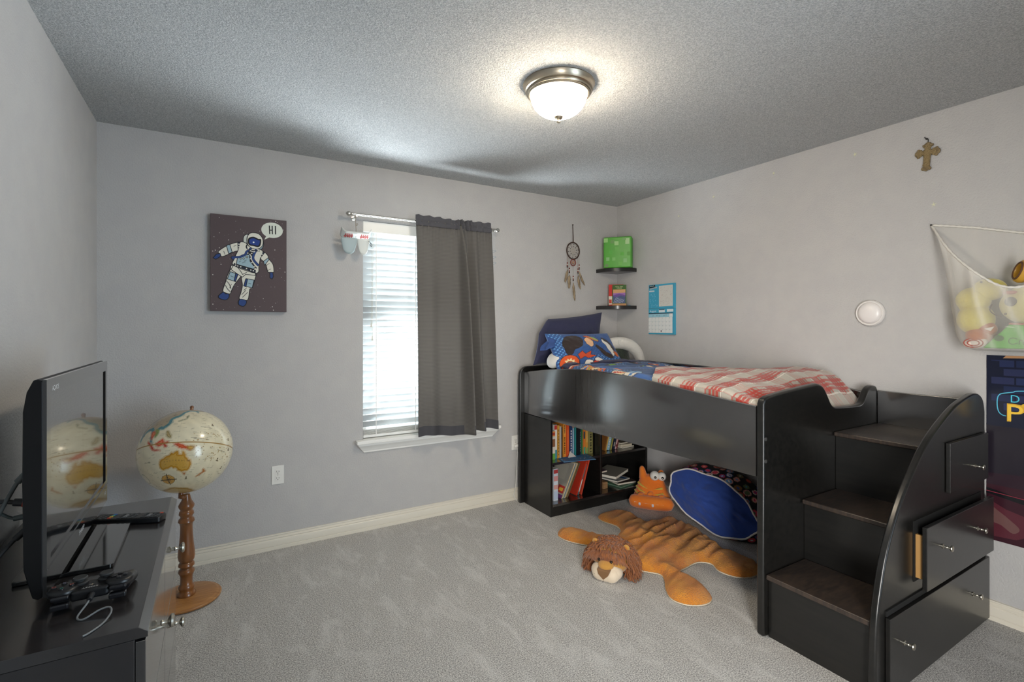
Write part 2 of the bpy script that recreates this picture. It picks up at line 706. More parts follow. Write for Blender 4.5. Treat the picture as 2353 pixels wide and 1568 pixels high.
for x, z in ((0.905, 1.375), (0.912, 1.285)):
    b = MB()
    b.cyl((x + 0.006, yc - 0.034, 2.0), (x, yc - 0.034, z), 0.0012, n=6)
    b.cyl((x, yc - 0.034, z + 0.012), (x, yc - 0.034, z - 0.016), 0.004, 0.006, n=10)
    b.build('pull_cord', M('cord_tassel', '#d6d2c6', 0.5), bl)

mnick = M('brushed_nickel', '#c9c6bf', 0.25, 1.0)
ry, rz = Y1 - 0.085, 2.088
rod = thing('curtain_rod', (1.28, Y1, 2.05), 'slim brushed nickel curtain rod with acorn ends above the window', 'curtain rod')
b = MB()
b.cyl((0.765, ry, rz), (1.80, ry, rz), 0.008, n=20)
b.build('pole', mnick, rod)
for x, s_ in ((0.765, -1), (1.80, 1)):
    b = MB()
    b.lathe([(0.006, 0), (0.010, 0.004), (0.010, 0.010), (0.006, 0.013), (0.010, 0.018), (0.015, 0.022), (0.016, 0.030), (0.013, 0.038), (0.006, 0.045), (0.001, 0.047)], (x, ry, rz), 20, axis=(s_, 0, 0))
    b.build('finial', mnick, rod)
for x in (0.785, 1.785):
    b = MB()
    b.cyl((x, Y1 - 0.001, rz - 0.012), (x, ry, rz - 0.012), 0.005, n=12)
    b.cyl((x, Y1 - 0.001, rz - 0.012), (x, Y1 - 0.006, rz - 0.012), 0.016, n=16)
    b.box(x - 0.006, x + 0.006, ry - 0.010, ry + 0.010, rz - 0.016, rz - 0.006)
    b.build('bracket', mnick, rod, bevel=0.001)

# curtain: gathered on the rod, hanging folds, hem
mcur = M('charcoal_woven_curtain', '#68666a', 0.85, trans=0.36, sheen=0.1)
nt = mcur.node_tree
N, L = nt.nodes, nt.links
tcc = N.new('ShaderNodeTexCoord')
wv = N.new('ShaderNodeTexWave')
wv.wave_type = 'BANDS'
wv.bands_direction = 'Z'
wv.wave_profile = 'SAW'
wv.inputs['Scale'].default_value = 33
wv.inputs['Distortion'].default_value = 0.25
wv.inputs['Detail'].default_value = 2
L.new(tcc.outputs['Object'], wv.inputs['Vector'])
wr = N.new('ShaderNodeMapRange')
wr.inputs[1].default_value, wr.inputs[2].default_value = 0.02, 0.28
L.new(wv.outputs['Fac'], wr.inputs[0])
mxx = N.new('ShaderNodeMix')
mxx.data_type = 'RGBA'
mxx.inputs[6].default_value = (*lin('#5a5855'), 1)
mxx.inputs[7].default_value = (*lin('#78746f'), 1)
L.new(wr.outputs[0], mxx.inputs[0])
for n in N:
    if n.type in ('BSDF_PRINCIPLED', 'BSDF_TRANSLUCENT'):
        L.new(mxx.outputs[2], n.inputs[0])
cur = thing('curtain', (1.49, ry, 0.58), 'charcoal grey curtain panel gathered on the rod over half the window', 'curtain')
nu, nv = 200, 70
P = np.zeros((nu, nv, 3))
for i in range(nu):
    u = i / (nu - 1)
    for j in range(nv):
        v = j / (nv - 1)                  # 0 top .. 1 bottom
        xt = 1.181 + 0.585 * u
        xb = 1.192 + 0.625 * u
        x = xt + (xb - xt) * v
        z = 2.094 - v * 1.498
        z += 0.014 * math.sin(u * 9.0 + 0.6) * v
        g = math.exp(-v * 26)
        soft = 1 - math.exp(-v * 9)
        w1 = 0.010 * math.sin(u * 31 + 1.2 + 0.6 * v)
        w2 = 0.020 * math.sin(u * 13 + 0.4 - 0.5 * v)
        # deep folds right of the middle
        f1 = 0.105 * math.exp(-((u - 0.585 - 0.05 * v) / 0.042) ** 2)
        f2 = -0.055 * math.exp(-((u - 0.68 + 0.0 * v) / 0.035) ** 2)
        f3 = 0.100 * math.exp(-((u - 0.775) / 0.034) ** 2) * (0.3 + 0.7 * v)
        gath = 0.006 * math.sin(u * 150) * g + 0.004 * math.sin(u * 61 + 1) * g
        y = ry - 0.012 - soft * ((w1 + w2) * (0.5 + 0.5 * v) + (f1 + f2 + f3) * (0.7 + 0.3 * v)) + gath
        x += 0.012 * soft * math.sin(u * 13 + 1.9) * 0.6
        P[i, j] = (x, min(y, Y1 - 0.012), z)
b = MB()
b.grid(P)
o = b.build('drape', mcur, cur, smooth=80, fix=False)
sm = o.modifiers.new('thick', 'SOLIDIFY')
sm.thickness = 0.0015
# the folds turn back on themselves: second layer of the same cloth
for u0, u1 in ((.0, .025), (.535, .615), (.70, .745), (.775, .80), (.955, 1.0)):
    i0, i1 = int(u0 * (nu - 1)), int(u1 * (nu - 1))
    Q_ = P[i0:i1 + 1, 2:].copy()
    Q_[..., 1] += .006
    b = MB()
    b.grid(Q_)
    b.build('fold', mcur, cur, smooth=80, fix=False)
# header ruffle and pocket round the rod
P = np.zeros((260, 20, 3))
for i in range(260):
    u = i / 259
    dens = 1 + 2.0 * math.exp(-((u - 0.62) / 0.2) ** 2)
    for j in range(20):
        t = j / 19
        rip = (math.sin(u * 75 + 3 * math.sin(u * 9)) * .6 + math.sin(u * 190) * .5 * math.exp(-((u - 0.62) / 0.12) ** 2) * 2) * 0.0045 * dens
        x = 1.181 + 0.585 * u + 0.003 * math.sin(u * 90)
        if t < 0.45:                       # ruffle above the rod
            k = t / 0.45
            y = ry - 0.004 + rip * (1.2 - k) - 0.004
            z = 2.132 - 0.032 * k + 0.004 * math.sin(u * 47) * (1 - k) - 0.006 * math.exp(-((u - 0.45) / 0.12) ** 2) * (1 - k)
        else:                              # pocket bulging over the rod
            k = (t - 0.45) / 0.55
            y = ry - 0.012 - 0.007 * math.sin(k * math.pi) + rip * 0.7 - .006 * k
            z = 2.100 - 0.042 * k
        P[i, j] = (x, y, z)
b = MB()
b.grid(P)
o = b.build('header', M('charcoal_curtain_header', '#4c4b50', 0.85, sheen=0.2), cur, smooth=80, fix=False)
sm = o.modifiers.new('thick', 'SOLIDIFY')
sm.thickness = 0.0015
# stitched hem band at the bottom: doubled cloth
P2 = np.zeros((nu, 5, 3))
b = MB()
src_u = np.linspace(0, 1, nu)
nj = 5
base = np.zeros((nu, nj, 3))
for i in range(nu):
    u = i / (nu - 1)
    for jj in range(nj):
        v = 0.955 + 0.045 * jj / (nj - 1)
        w1 = 0.010 * math.sin(u * 31 + 1.2 + 0.6 * v)
        w2 = 0.020 * math.sin(u * 13 + 0.4 - 0.5 * v)
        f1 = 0.105 * math.exp(-((u - 0.585 - 0.05 * v) / 0.042) ** 2)
        f2 = -0.055 * math.exp(-((u - 0.68 + 0.0 * v) / 0.035) ** 2)
        f3 = 0.100 * math.exp(-((u - 0.775) / 0.034) ** 2) * (0.3 + 0.7 * v)
        x = (1.181 + 0.585 * u) * (1 - v) + (1.192 + 0.625 * u) * v + 0.012 * math.sin(u * 13 + 1.9) * 0.6
        y = ry - 0.012 - ((w1 + w2) * (0.5 + 0.5 * v) + (f1 + f2 + f3) * (0.7 + 0.3 * v))
        z = 2.094 - v * 1.498 + 0.014 * math.sin(u * 9.0 + 0.6) * v
        base[i, jj] = (x, min(y, Y1 - 0.012) - 0.0025, z)
b.grid(base)
o = b.build('hem', M('charcoal_curtain_hem', '#47464a', 0.85, trans=0.1), cur, smooth=80, fix=False)

# ------------------------------------------------------------------ ceiling lamp
cl = thing('ceiling_light', (1.315, 1.80, HC), 'round flush ceiling light with a frosted glass bowl and nickel ring', 'ceiling light')
mlr = M('warm_nickel_ring', '#b5aa98', 0.32, 1.0)
b = MB()
b.lathe([(0.02, 0), (0.157, 0), (0.160, -0.006), (0.156, -0.012), (0.152, -0.020), (0.150, -0.030), (0.144, -0.033), (0.145, -0.038), (0.142, -0.043),
         (0.138, -0.044), (0.138, -0.048), (0.134, -0.052), (0.128, -0.052), (0.123, -0.046), (0.02, -0.046)], cl.location, 64)
b.build('ring', mlr, cl, smooth=30)
b = MB()
pr = []
for k in range(15):
    a = k / 14 * math.pi / 2
    pr.append((0.125 * math.cos(a) ** 0.85 if k < 14 else 0.001, -0.046 - 0.098 * math.sin(a)))
b.lathe(pr, cl.location, 64)
b.build('glass_bowl', M('lit_frosted_glass', '#fff6e4', 0.3, emit=('#ffedd2', 84.0)), cl, label='lit frosted white glass bowl')
b = MB()
b.lathe([(0.003, -0.138), (0.019, -0.140), (0.020, -0.145), (0.015, -0.153), (0.008, -0.157), (0.007, -0.160), (0.009, -0.164), (0.007, -0.170), (0.001, -0.172)], cl.location, 24)
b.build('finial', mlr, cl)

# ------------------------------------------------------------------ wall outlets
def outlet(x, zc, label, plug=False):
    t = thing('wall_outlet', (x, Y1, zc), label, 'outlet')
    b = MB()
    b.box(x - 0.035, x + 0.035, Y1 - 0.006, Y1, zc - 0.057, zc + 0.057)
    b.build('face_plate', M('white_plastic', '#e6e4de', 0.35), t, bevel=0.003)
    for s_ in (-1, 1):
        b = MB()
        c = zc + s_ * 0.020
        pts = [(x + 0.0165 * max(-0.92, min(0.92, 1.15 * math.cos(a))), c + 0.0165 * max(-0.86, min(0.86, math.sin(a)))) for a in (2 * math.pi * k / 32 for k in range(32))]
        b.prism(pts, 'y', Y1 - 0.0085, Y1 - 0.005, M('white_plastic'))
        dk = C('#3a3936')
        b.box(x - 0.0075, x - 0.0052, Y1 - 0.0088, Y1 - 0.008, c - 0.002, c + 0.007, dk)
        b.box(x + 0.0052, x + 0.0075, Y1 - 0.0088, Y1 - 0.008, c - 0.002, c + 0.006, dk)
        b.cyl((x, Y1 - 0.0088, c - 0.008), (x, Y1 - 0.008, c - 0.008), 0.0026, n=10, m=dk)
        b.build('socket', None, t, smooth=30)
    b = MB()
    b.cyl((x, Y1 - 0.0072, zc), (x, Y1 - 0.005, zc), 0.003, n=12)
    b.build('screw', mnick, t)
    return t


outlet(0.331, 0.452, 'white duplex outlet on the bare wall between the globe and window')
outlet(2.037, 0.447, 'white duplex outlet with a plug in it, half hidden by the bed')
pg = thing('plug', (2.034, Y1 - 0.009, 0.427), 'white power plug in the outlet beside the bed', 'plug')
b = MB()
b.box(2.018, 2.050, Y1 - 0.035, Y1 - 0.0092, 0.415, 0.439)
b.build('plug_body', M('white_plastic'), pg, bevel=0.006)
b = MB()
b.tube(spline([(2.034, Y1 - 0.03, 0.418), (2.034, Y1 - 0.034, 0.36), (2.027, Y1 - 0.03, 0.2), (2.022, Y1 - 0.026, 0.10), (2.005, Y1 - 0.03, 0.05), (2.02, Y1 - 0.05, 0.006)], 8), 0.0025, 8)
b.build('cord', M('white_plastic'), pg)
ASTRO=[
('B',[(0.429, 0.798), (0.462, 0.814), (0.5, 0.799), (0.468, 0.729), (0.422, 0.725), (0.415, 0.766)],'#cfd2c8'),
('B',[(0.663, 0.76), (0.683, 0.752), (0.681, 0.706), (0.653, 0.668), (0.624, 0.67)],'#9fb9c4'),
('B',[(0.364, 0.726), (0.262, 0.701), (0.188, 0.67), (0.114, 0.626), (0.099, 0.603), (0.13, 0.569), (0.162, 0.567), (0.23, 0.593), (0.305, 0.624), (0.359, 0.64), (0.375, 0.682)],'#e3e0d2'),
('B',[(0.636, 0.657), (0.704, 0.634), (0.744, 0.599), (0.75, 0.572), (0.809, 0.515), (0.823, 0.436), (0.803, 0.424), (0.745, 0.427), (0.728, 0.469), (0.705, 0.523), (0.642, 0.566), (0.619, 0.611)],'#e3e0d2'),
('S',[(0.12, 0.595), (0.073, 0.584), (0.034, 0.544), (0.068, 0.531), (0.115, 0.557), (0.13, 0.575)],'#2b4680'),
('S',[(0.769, 0.425), (0.809, 0.426), (0.817, 0.38), (0.798, 0.352), (0.769, 0.367)],'#2b4680'),
('S',[(0.2, 0.68), (0.242, 0.696), (0.273, 0.617), (0.23, 0.595)],'#9fb9c4'),
('S',[(0.682, 0.539), (0.745, 0.581), (0.758, 0.563), (0.699, 0.5)],'#9fb9c4'),
('S',[(0.345, 0.72), (0.367, 0.726), (0.374, 0.641), (0.35, 0.638)],'#3a4258'),
('S',[(0.631, 0.575), (0.642, 0.612), (0.681, 0.64), (0.695, 0.631), (0.653, 0.587), (0.645, 0.566)],'#3a4258'),
('B',[(0.274, 0.479), (0.404, 0.4), (0.393, 0.377), (0.329, 0.308), (0.297, 0.271), (0.265, 0.216), (0.244, 0.18), (0.17, 0.196), (0.157, 0.222), (0.19, 0.303), (0.211, 0.365), (0.247, 0.429)],'#e3e0d2'),
('B',[(0.404, 0.391), (0.448, 0.416), (0.575, 0.412), (0.568, 0.343), (0.532, 0.251), (0.499, 0.232), (0.472, 0.121), (0.366, 0.13), (0.384, 0.193), (0.405, 0.274), (0.391, 0.346)],'#e3e0d2'),
('S',[(0.248, 0.411), (0.348, 0.389), (0.313, 0.31), (0.211, 0.334)],'#9fb9c4'),
('S',[(0.317, 0.395), (0.348, 0.389), (0.316, 0.31), (0.298, 0.32)],'#2b4680'),
('S',[(0.454, 0.346), (0.557, 0.334), (0.532, 0.251), (0.43, 0.266)],'#9fb9c4'),
('S',[(0.448, 0.343), (0.47, 0.34), (0.451, 0.259), (0.421, 0.27)],'#2b4680'),
('B',[(0.159, 0.196), (0.191, 0.179), (0.23, 0.18), (0.23, 0.14), (0.186, 0.115), (0.118, 0.129), (0.102, 0.155)],'#2b4680'),
('B',[(0.371, 0.125), (0.45, 0.115), (0.452, 0.082), (0.415, 0.052), (0.355, 0.074)],'#2b4680'),
('S',[(0.29, 0.48), (0.575, 0.421), (0.572, 0.384), (0.448, 0.391), (0.404, 0.36), (0.361, 0.38), (0.258, 0.434)],'#e3e0d2'),
('B',[(0.375, 0.725), (0.446, 0.723), (0.512, 0.677), (0.624, 0.666), (0.675, 0.641), (0.642, 0.575), (0.62, 0.492), (0.587, 0.408), (0.295, 0.476), (0.3, 0.548), (0.343, 0.63), (0.359, 0.667)],'#e3e0d2'),
('S',[(0.34, 0.559), (0.403, 0.594), (0.502, 0.604), (0.504, 0.531), (0.564, 0.471), (0.553, 0.45), (0.325, 0.493)],'#9fb9c4'),
('S',[(0.468, 0.638), (0.54, 0.629), (0.535, 0.588), (0.502, 0.599), (0.463, 0.602)],'#15151c'),
('S',[(0.3, 0.501), (0.322, 0.489), (0.575, 0.439), (0.572, 0.41), (0.29, 0.477)],'#20283c'),
('B',[(0.5, 0.826), (0.561, 0.837), (0.623, 0.826), (0.669, 0.783), (0.675, 0.724), (0.641, 0.681), (0.579, 0.665), (0.512, 0.677), (0.47, 0.715), (0.467, 0.783)],'#e3e0d2'),
('B',[(0.489, 0.774), (0.55, 0.791), (0.612, 0.773), (0.646, 0.77), (0.638, 0.712), (0.607, 0.69), (0.551, 0.698), (0.501, 0.702), (0.479, 0.729)],'#15151c'),
('B',[(0.498, 0.767), (0.551, 0.781), (0.612, 0.764), (0.637, 0.76), (0.629, 0.716), (0.602, 0.698), (0.551, 0.706), (0.506, 0.709), (0.49, 0.732)],'#24408a'),
]
ASTRO_S=[
([(0.512, 0.666), (0.457, 0.628), (0.441, 0.6), (0.37, 0.571), (0.279, 0.562), (0.289, 0.547)],0.0097,'#2b4680'),
([(0.582, 0.654), (0.546, 0.588), (0.552, 0.547), (0.608, 0.496)],0.0106,'#2b4680'),
([(0.502, 0.595), (0.508, 0.55), (0.558, 0.484), (0.586, 0.463)],0.0071,'#15151c'),
([(0.462, 0.701), (0.457, 0.674), (0.501, 0.649), (0.624, 0.647)],0.0071,'#15151c'),
([(0.404, 0.391), (0.377, 0.426), (0.349, 0.452)],0.0031,'#15151c'),
([(0.404, 0.387), (0.459, 0.412)],0.0031,'#15151c'),
([(0.201, 0.312), (0.233, 0.286), (0.259, 0.234)],0.0027,'#15151c'),
([(0.19, 0.267), (0.212, 0.233), (0.249, 0.203)],0.0027,'#15151c'),
([(0.264, 0.283), (0.243, 0.242)],0.0022,'#15151c'),
([(0.422, 0.221), (0.46, 0.249)],0.0027,'#15151c'),
([(0.395, 0.175), (0.449, 0.222)],0.0027,'#15151c'),
([(0.406, 0.148), (0.471, 0.2)],0.0027,'#15151c'),
([(0.167, 0.62), (0.183, 0.585)],0.0022,'#15151c'),
([(0.294, 0.677), (0.326, 0.692)],0.0018,'#15151c'),
([(0.722, 0.497), (0.762, 0.522)],0.0022,'#15151c'),
([(0.74, 0.442), (0.78, 0.462)],0.0022,'#15151c'),
([(0.425, 0.527), (0.458, 0.543)],0.0018,'#15151c'),
([(0.403, 0.508), (0.447, 0.524)],0.0018,'#15151c'),
([(0.36, 0.515), (0.381, 0.529)],0.0018,'#15151c'),
([(0.253, 0.367), (0.296, 0.355)],0.0018,'#15151c'),
([(0.482, 0.299), (0.515, 0.291)],0.0018,'#15151c'),
]
ASTRO_D=[(0.474, 0.616), (0.502, 0.604), (0.526, 0.616), (0.513, 0.591), (0.317, 0.481), (0.344, 0.474), (0.382, 0.467), (0.458, 0.452), (0.514, 0.439), (0.547, 0.432), (0.51, 0.559), (0.527, 0.519), (0.558, 0.475), (0.477, 0.661), (0.512, 0.643), (0.563, 0.636), (0.613, 0.649), (0.358, 0.703), (0.359, 0.676), (0.361, 0.654), (0.664, 0.613), (0.647, 0.586)]
ASTRO_R=[(0.381, 0.552, 0.0049), (0.419, 0.556, 0.0058), (0.463, 0.576, 0.0071)]
BUB=(0.8, 0.881)
TAIL=[(0.726, 0.824), (0.694, 0.774), (0.783, 0.809)]
HI=[[(0.762, 0.926), (0.767, 0.841)], [(0.8, 0.927), (0.803, 0.842)], [(0.765, 0.881), (0.802, 0.882)], [(0.844, 0.929), (0.847, 0.843)]]

# ------------------------------------------------------------------ canvas print on the back wall
CX0, CX1, CZ0, CZ1, CY = -0.023, 0.377, 1.452, 2.011, Y1 - 0.035
t = thing('canvas_print', (0.177, Y1, CZ0), 'canvas print of a waving astronaut saying HI among stars', 'canvas print')
b = MB()
b.box(CX0, CX1, CY, Y1 - 0.001, CZ0, CZ1, M('canvas_side', '#5d5052', 0.85))
b.build('stretched_canvas', None, t, bevel=0.002)
a = Art((CX0, CY, CZ0), (1, 0, 0), (0, 0, 1), CX1 - CX0, CZ1 - CZ0, step=0.00022)
a.rect(0.002, 0.002, 0.998, 0.998, '#574a4c', 1)
r2 = random.Random(3)
for k in range(120):
    x, y = r2.uniform(.01, .99), r2.uniform(.01, .99)
    s_ = r2.choice((.0006, .0008, .001, .0012, .0018, .0026))
    a.ell(x, y, s_ / .4, s_ / .56, '#d8d2cc', 2, 8)
a.ell(*BUB, 0.147, 0.083, '#dfe3d6', 3, 40)
a.poly(TAIL, '#dfe3d6', 3)
for s_ in HI:
    a.stroke(s_, 0.0062, '#1c1b1c', 5)
for i, (k, p, c_) in enumerate(ASTRO):
    q = spline(p, 4, True) if k == 'B' else p
    L_ = 3 + i * 0.5
    a.poly(q, c_, L_)
    a.stroke(q, 0.0036, '#15151c', L_ + 0.25, closed=True)
for p, w_, c_ in ASTRO_S:
    if c_ == '#2b4680':
        a.stroke(spline(p, 4), w_ + 0.003, '#15151c', 16.2)
    a.stroke(spline(p, 4), w_, c_, 16.5)
for x, y in ASTRO_D:
    a.rect(x - .008, y - .006, x + .008, y + .006, '#dcdad0', 17)
for x, y, r in ASTRO_R:
    a.ell(x, y, r / .4, r / .56, '#15151c', 17, 16)
    a.ell(x, y, r * .65 / .4, r * .65 / .56, '#b8bcae', 17.3, 16)
a.ell(.55, .735, .012, .008, '#e8eef2', 17.5, 12)
a.build('printed_picture', None, t, smooth=0, fix=False)

# ------------------------------------------------------------------ ornaments hanging on the curtain rod
ox, oy = 0.782, ry
t = thing('hanging_ornament', (ox, oy, 1.83), 'folded card ornament with red marks hung by a string from the left rod end', 'ornament')
mteal = M('pale_teal_card', '#a9b8ba', 0.5)
b = MB()
P = np.zeros((25, 7, 3))
for i in range(25):
    u = i / 24
    x = ox - 0.095 + 0.19 * u
    up = 0.030 * (max(0, abs(u - 0.5) - 0.36) / 0.14) ** 1.6
    for j in range(7):
        v = j / 6 - 0.5
        P[i, j] = (x, oy + v * 0.09 * (1 - 0.5 * max(0, abs(2 * u - 1) - .75) / .25), 1.944 - v * .042 + up)
b.grid(P)
o = b.build('top_card', M('white_card', '#dfe2dd', 0.5), t, smooth=60)
sm = o.modifiers.new('thick', 'SOLIDIFY')
sm.thickness = 0.002
for cx_, w_, m_ in ((ox - 0.044, 0.104, mteal), (ox + 0.046, 0.080, M('white_card'))):
    b = MB()
    P = np.zeros((21, 8, 3))
    for i in range(21):
        a_ = math.pi * i / 20
        for j in range(8):
            v = j / 7
            rr = w_ / 2 * (1 - 0.25 * v * v)
            P[i, j] = (cx_ - math.cos(a_) * rr, oy - 0.010 + 0.07 * v * 0.2 + 0.012 * math.sin(a_) * -1, 1.930 - (0.040 + 0.062 * math.sin(a_) ** .6) * v)
    b.grid(P)
    o = b.build('hanging_flap', m_, t, smooth=60)
    sm = o.modifiers.new('thick', 'SOLIDIFY')
    sm.thickness = 0.002
b = MB()
for x0 in (ox - 0.050, ox + 0.050):
    def um(x, v):
        return (x, oy + v * .09, 1.944 - v * .042 - .0022)
    for k in range(4):
        xa = x0 - .022 + k * .013
        b.add([um(xa, -.30), um(xa + .007, -.30), um(xa + .011, .22 - .1 * (k % 2)), um(xa + .004, .22 - .1 * (k % 2))], [(0, 1, 2, 3)])
    b.add([um(x0 - .026, -.08), um(x0 + .030, -.14), um(x0 + .030, .02), um(x0 - .026, .06)], [(0, 1, 2, 3)])
b.build('red_lettering', C('#b9524e'), t, smooth=0, label='red painted marks')
b = MB()
b.tube([(ox, oy, 1.937), (ox + .001, oy, 1.99), (ox - .001, oy, 2.03), (ox, oy, 2.078)], 0.0014, 6)
b.tube(spline([(ox, oy, 2.022), (ox + .008, oy, 2.03), (ox + .012, oy, 2.022), (ox + .004, oy, 2.016), (ox, oy, 2.022)], 5), 0.0012, 6)
b.build('string', C('#7a6a50'), t)
b = MB()
b.tube(spline([(ox + .072, oy - .035, 1.915), (ox + .086, oy - .035, 1.905), (ox + .094, oy - .035, 1.892), (ox + .09, oy - .035, 1.882), (ox + .082, oy - .035, 1.892), (ox + .086, oy - .035, 1.905)], 5), 0.0018, 6)
b.build('wire_loop', C('#3f4d58'), t)

t = thing('wire_hanging', (1.795, ry, 1.80), 'thin clear strings with little loops hanging from the right rod end', 'ornament')
b = MB()
for x, y_ in ((1.787, ry), (1.795, ry - .012)):
    b.tube([(x, y_, 2.078), (x, y_, 1.93), (x + .002, y_, 1.80)], 0.001, 6)
b.build('string', C('#aeb4b8'), t)
for z in (1.93, 1.885, 1.84):
    b = MB()
    b.tube(spline([(1.782, ry, z), (1.80, ry - .01, z + .004), (1.812, ry - .006, z), (1.80, ry, z - .008), (1.788, ry, z - .012), (1.782, ry, z)], 5), 0.0016, 6)
    b.build('loop', C('#8d98a0'), t)

# ------------------------------------------------------------------ dream catcher
dx, dy = 2.601, Y1 - 0.012
t = thing('dream_catcher', (dx, Y1, 1.60), 'brown dream catcher with feathers hanging on the wall beside corner shelves', 'dream catcher')
mbr = M('dark_brown_leather', '#3d2a22', 0.8)
b = MB()
b.tube([(dx, Y1 - .006, 2.226), (dx, dy, 2.12), (dx, dy, 2.074)], [0.003, 0.004, 0.005], 8)
b.ball((dx, Y1 - .008, 2.224), 0.006)
b.build('hanging_cord', mbr, t)
b = MB()
b.tube([(dx + .066 * math.cos(a_), dy, 2.004 + .070 * math.sin(a_)) for a_ in (2 * math.pi * k / 48 for k in range(48))], 0.0055, 10, closed=True)
b.build('hoop', mbr, t)
b = MB()
for ring, n_, q in ((.062, 12, .048), (.048, 12, .034), (.034, 12, .020), (.020, 12, .008)):
    for k in range(n_):
        a0, a1 = 2 * math.pi * k / n_, 2 * math.pi * (k + .5) / n_
        a2 = 2 * math.pi * (k + 1) / n_
        for p, r_, q_, r2_ in ((a0, ring, a1, q), (a1, q, a2, ring)):
            b.tube([(dx + r_ * math.cos(p), dy, 2.004 + 1.06 * r_ * math.sin(p)), (dx + r2_ * math.cos(q_), dy, 2.004 + 1.06 * r2_ * math.sin(q_))], 0.0008, 4)
b.build('web', C('#b9ad98'), t)
b = MB()
for r_, n_ in ((.034, 10), (.052, 10)):
    for k in range(n_):
        a_ = 2 * math.pi * (k + .3) / n_
        b.ball((dx + r_ * math.cos(a_), dy - .002, 2.004 + r_ * 1.06 * math.sin(a_)), .0035, 8, 6)
b.build('web_beads', C('#2a2320'), t)
b = MB()
b.tube([(dx + .026 * math.cos(a_), dy, 1.905 + .027 * math.sin(a_)) for a_ in (2 * math.pi * k / 32 for k in range(32))], 0.004, 8, closed=True)
b.build('small_hoop', M('red_brown_wrap', '#7d3427', .7), t)
b = MB()
for k in range(6):
    a_ = math.pi * k / 6
    b.tube([(dx + .024 * math.cos(a_), dy, 1.905 + .024 * math.sin(a_)), (dx - .024 * math.cos(a_), dy, 1.905 - .024 * math.sin(a_))], .001, 4)
b.ball((dx, dy - .002, 1.905), (.011, .006, .012), 12, 8)
b.build('small_web', C('#a8836a'), t)
r3 = random.Random(5)
spec = [(-.062, 1.955, 1.845, .115, -.03, 1), (-.040, 1.950, 1.80, .12, -.01, 1), (.0, 1.876, 1.735, .155, .012, 1), (.050, 1.955, 1.80, .12, .022, 1), (.064, 1.96, 1.835, .12, .055, 1), (-.052, 1.95, 1.79, .10, .01, 0)]
for (fx, zs, zf, ln, lean, bd) in spec:
    b = MB()
    b.tube([(dx + fx, dy, zs), (dx + fx, dy, zf)], .0011, 5)
    b.build('thread', C('#8e8578'), t)
    if bd:
        b = MB()
        for k, c_ in enumerate(('#7c2a22', '#d8cfc0', '#8c2f25', '#2f2522')):
            b.ball((dx + fx, dy - .001, zf + .052 - k * .011), .0055, 8, 6, m=C(c_))
        b.build('beads', None, t)
    b = MB()
    nF = 16
    P = np.zeros((nF, 7, 3))
    for i in range(nF):
        s_ = i / (nF - 1)
        wd_ = .0135 * math.sin(math.pi * min(1, s_ * .96 + .04)) ** .55
        for j in range(7):
            v = j / 3 - 1
            P[i, j] = (dx + fx + lean * s_ ** 1.2 + wd_ * v + .002 * r3.uniform(-1, 1) * abs(v), dy - .003 - .004 * (1 - v * v) - .005 * s_, zf - ln * s_ - .010 * abs(v) * (1 - s_))
    b.grid(P, M('brown_feather', '#6b5a45', .8, var=(90, '#b7a486', .8), wood=(1, 1, .15)))
    o = b.build('feather', None, t, smooth=60)
    sm = o.modifiers.new('thick', 'SOLIDIFY')
    sm.thickness = .001

# ------------------------------------------------------------------ corner shelves and what stands on them
mesp = M('espresso_wood', '#1c1b1c', 0.28, bump=(60, .12, .001), var=(5, '#2a2726', .6), wood=(1, 1, 14), coat=.25)
for zt_, lab in ((1.862, 'upper black corner shelf under the green box'), (1.542, 'lower black corner shelf holding two upright books')):
    b = MB()
    pts = [(X1 - .001, Y1 - .001), (X1 - .001, Y1 - .245)]
    pts += [(X1 - .245 * math.sin(a_ * math.pi / 2) ** .8 if 0 < a_ < 1 else (X1 - .001 if a_ == 0 else X1 - .245), Y1 - .245 * math.cos(a_ * math.pi / 2) ** .8) for a_ in (k / 18 for k in range(1, 18))]
    pts += [(X1 - .245, Y1 - .001)]
    b.prism(pts, 'z', zt_ - .030, zt_)
    tag(b.build('corner_shelf', mesp, smooth=30, bevel=.002), lab, 'shelf', 'corner shelves')

sq = math.sqrt(.5)
RZ = Matrix.Rotation(R(-45), 4, 'Z')


def diag(cx, cy, z, yaw=0):
    """local frame whose -Y looks out of the corner into the room"""
    return Matrix.Translation((cx, cy, z)) @ Matrix.Rotation(R(-45 + yaw), 4, 'Z')


t = thing('toy_block', (2.975, 3.215, 1.862), 'large green pixel-patterned toy box on the upper corner shelf', 'toy')
X = diag(2.972, 3.205, 1.8625, -5)
b = MB()
b.X = X
b.prism(rrect(-.118, -.062, .118, .062, .014), 'z', 0, .262)
b.build('box_body', M('leaf_green_plastic', '#4f9f34', .4), t, smooth=35, bevel=.010, seg=3)
a = Art((0, 0, 0), (1, 0, 0), (0, 0, 1), 1, 1)
a.X = X
a.o = Vector((-.118, -.0625, 0))
a.step = .0004
for x, z, w_, h_, c_ in ((.004, .218, .034, .034, '#93c478'), (.094, .19, .034, .034, '#a0c884'), (.060, .206, .034, .028, '#6f9a58'), (.184, .196, .034, .05, '#a8c990'), (.16, .23, .03, .022, '#7aa668'),
                         (.024, .06, .028, .03, '#86b878'), (.168, .042, .030, .034, '#86b878'), (.200, .10, .026, .03, '#5f9a4a'), (.012, .008, .03, .024, '#6c8a5a'), (.100, .145, .03, .03, '#6fb256'), (.046, .118, .03, .03, '#5aa846'),
                         (.126, .020, .03, .03, '#6fb256'), (.142, .100, .03, .03, '#62ad48'), (.075, .06, .028, .028, '#7cb866')):
    a.rect(x, z, x + w_, z + h_, c_, 1)
a.build('pixel_pattern', None, t, smooth=0)


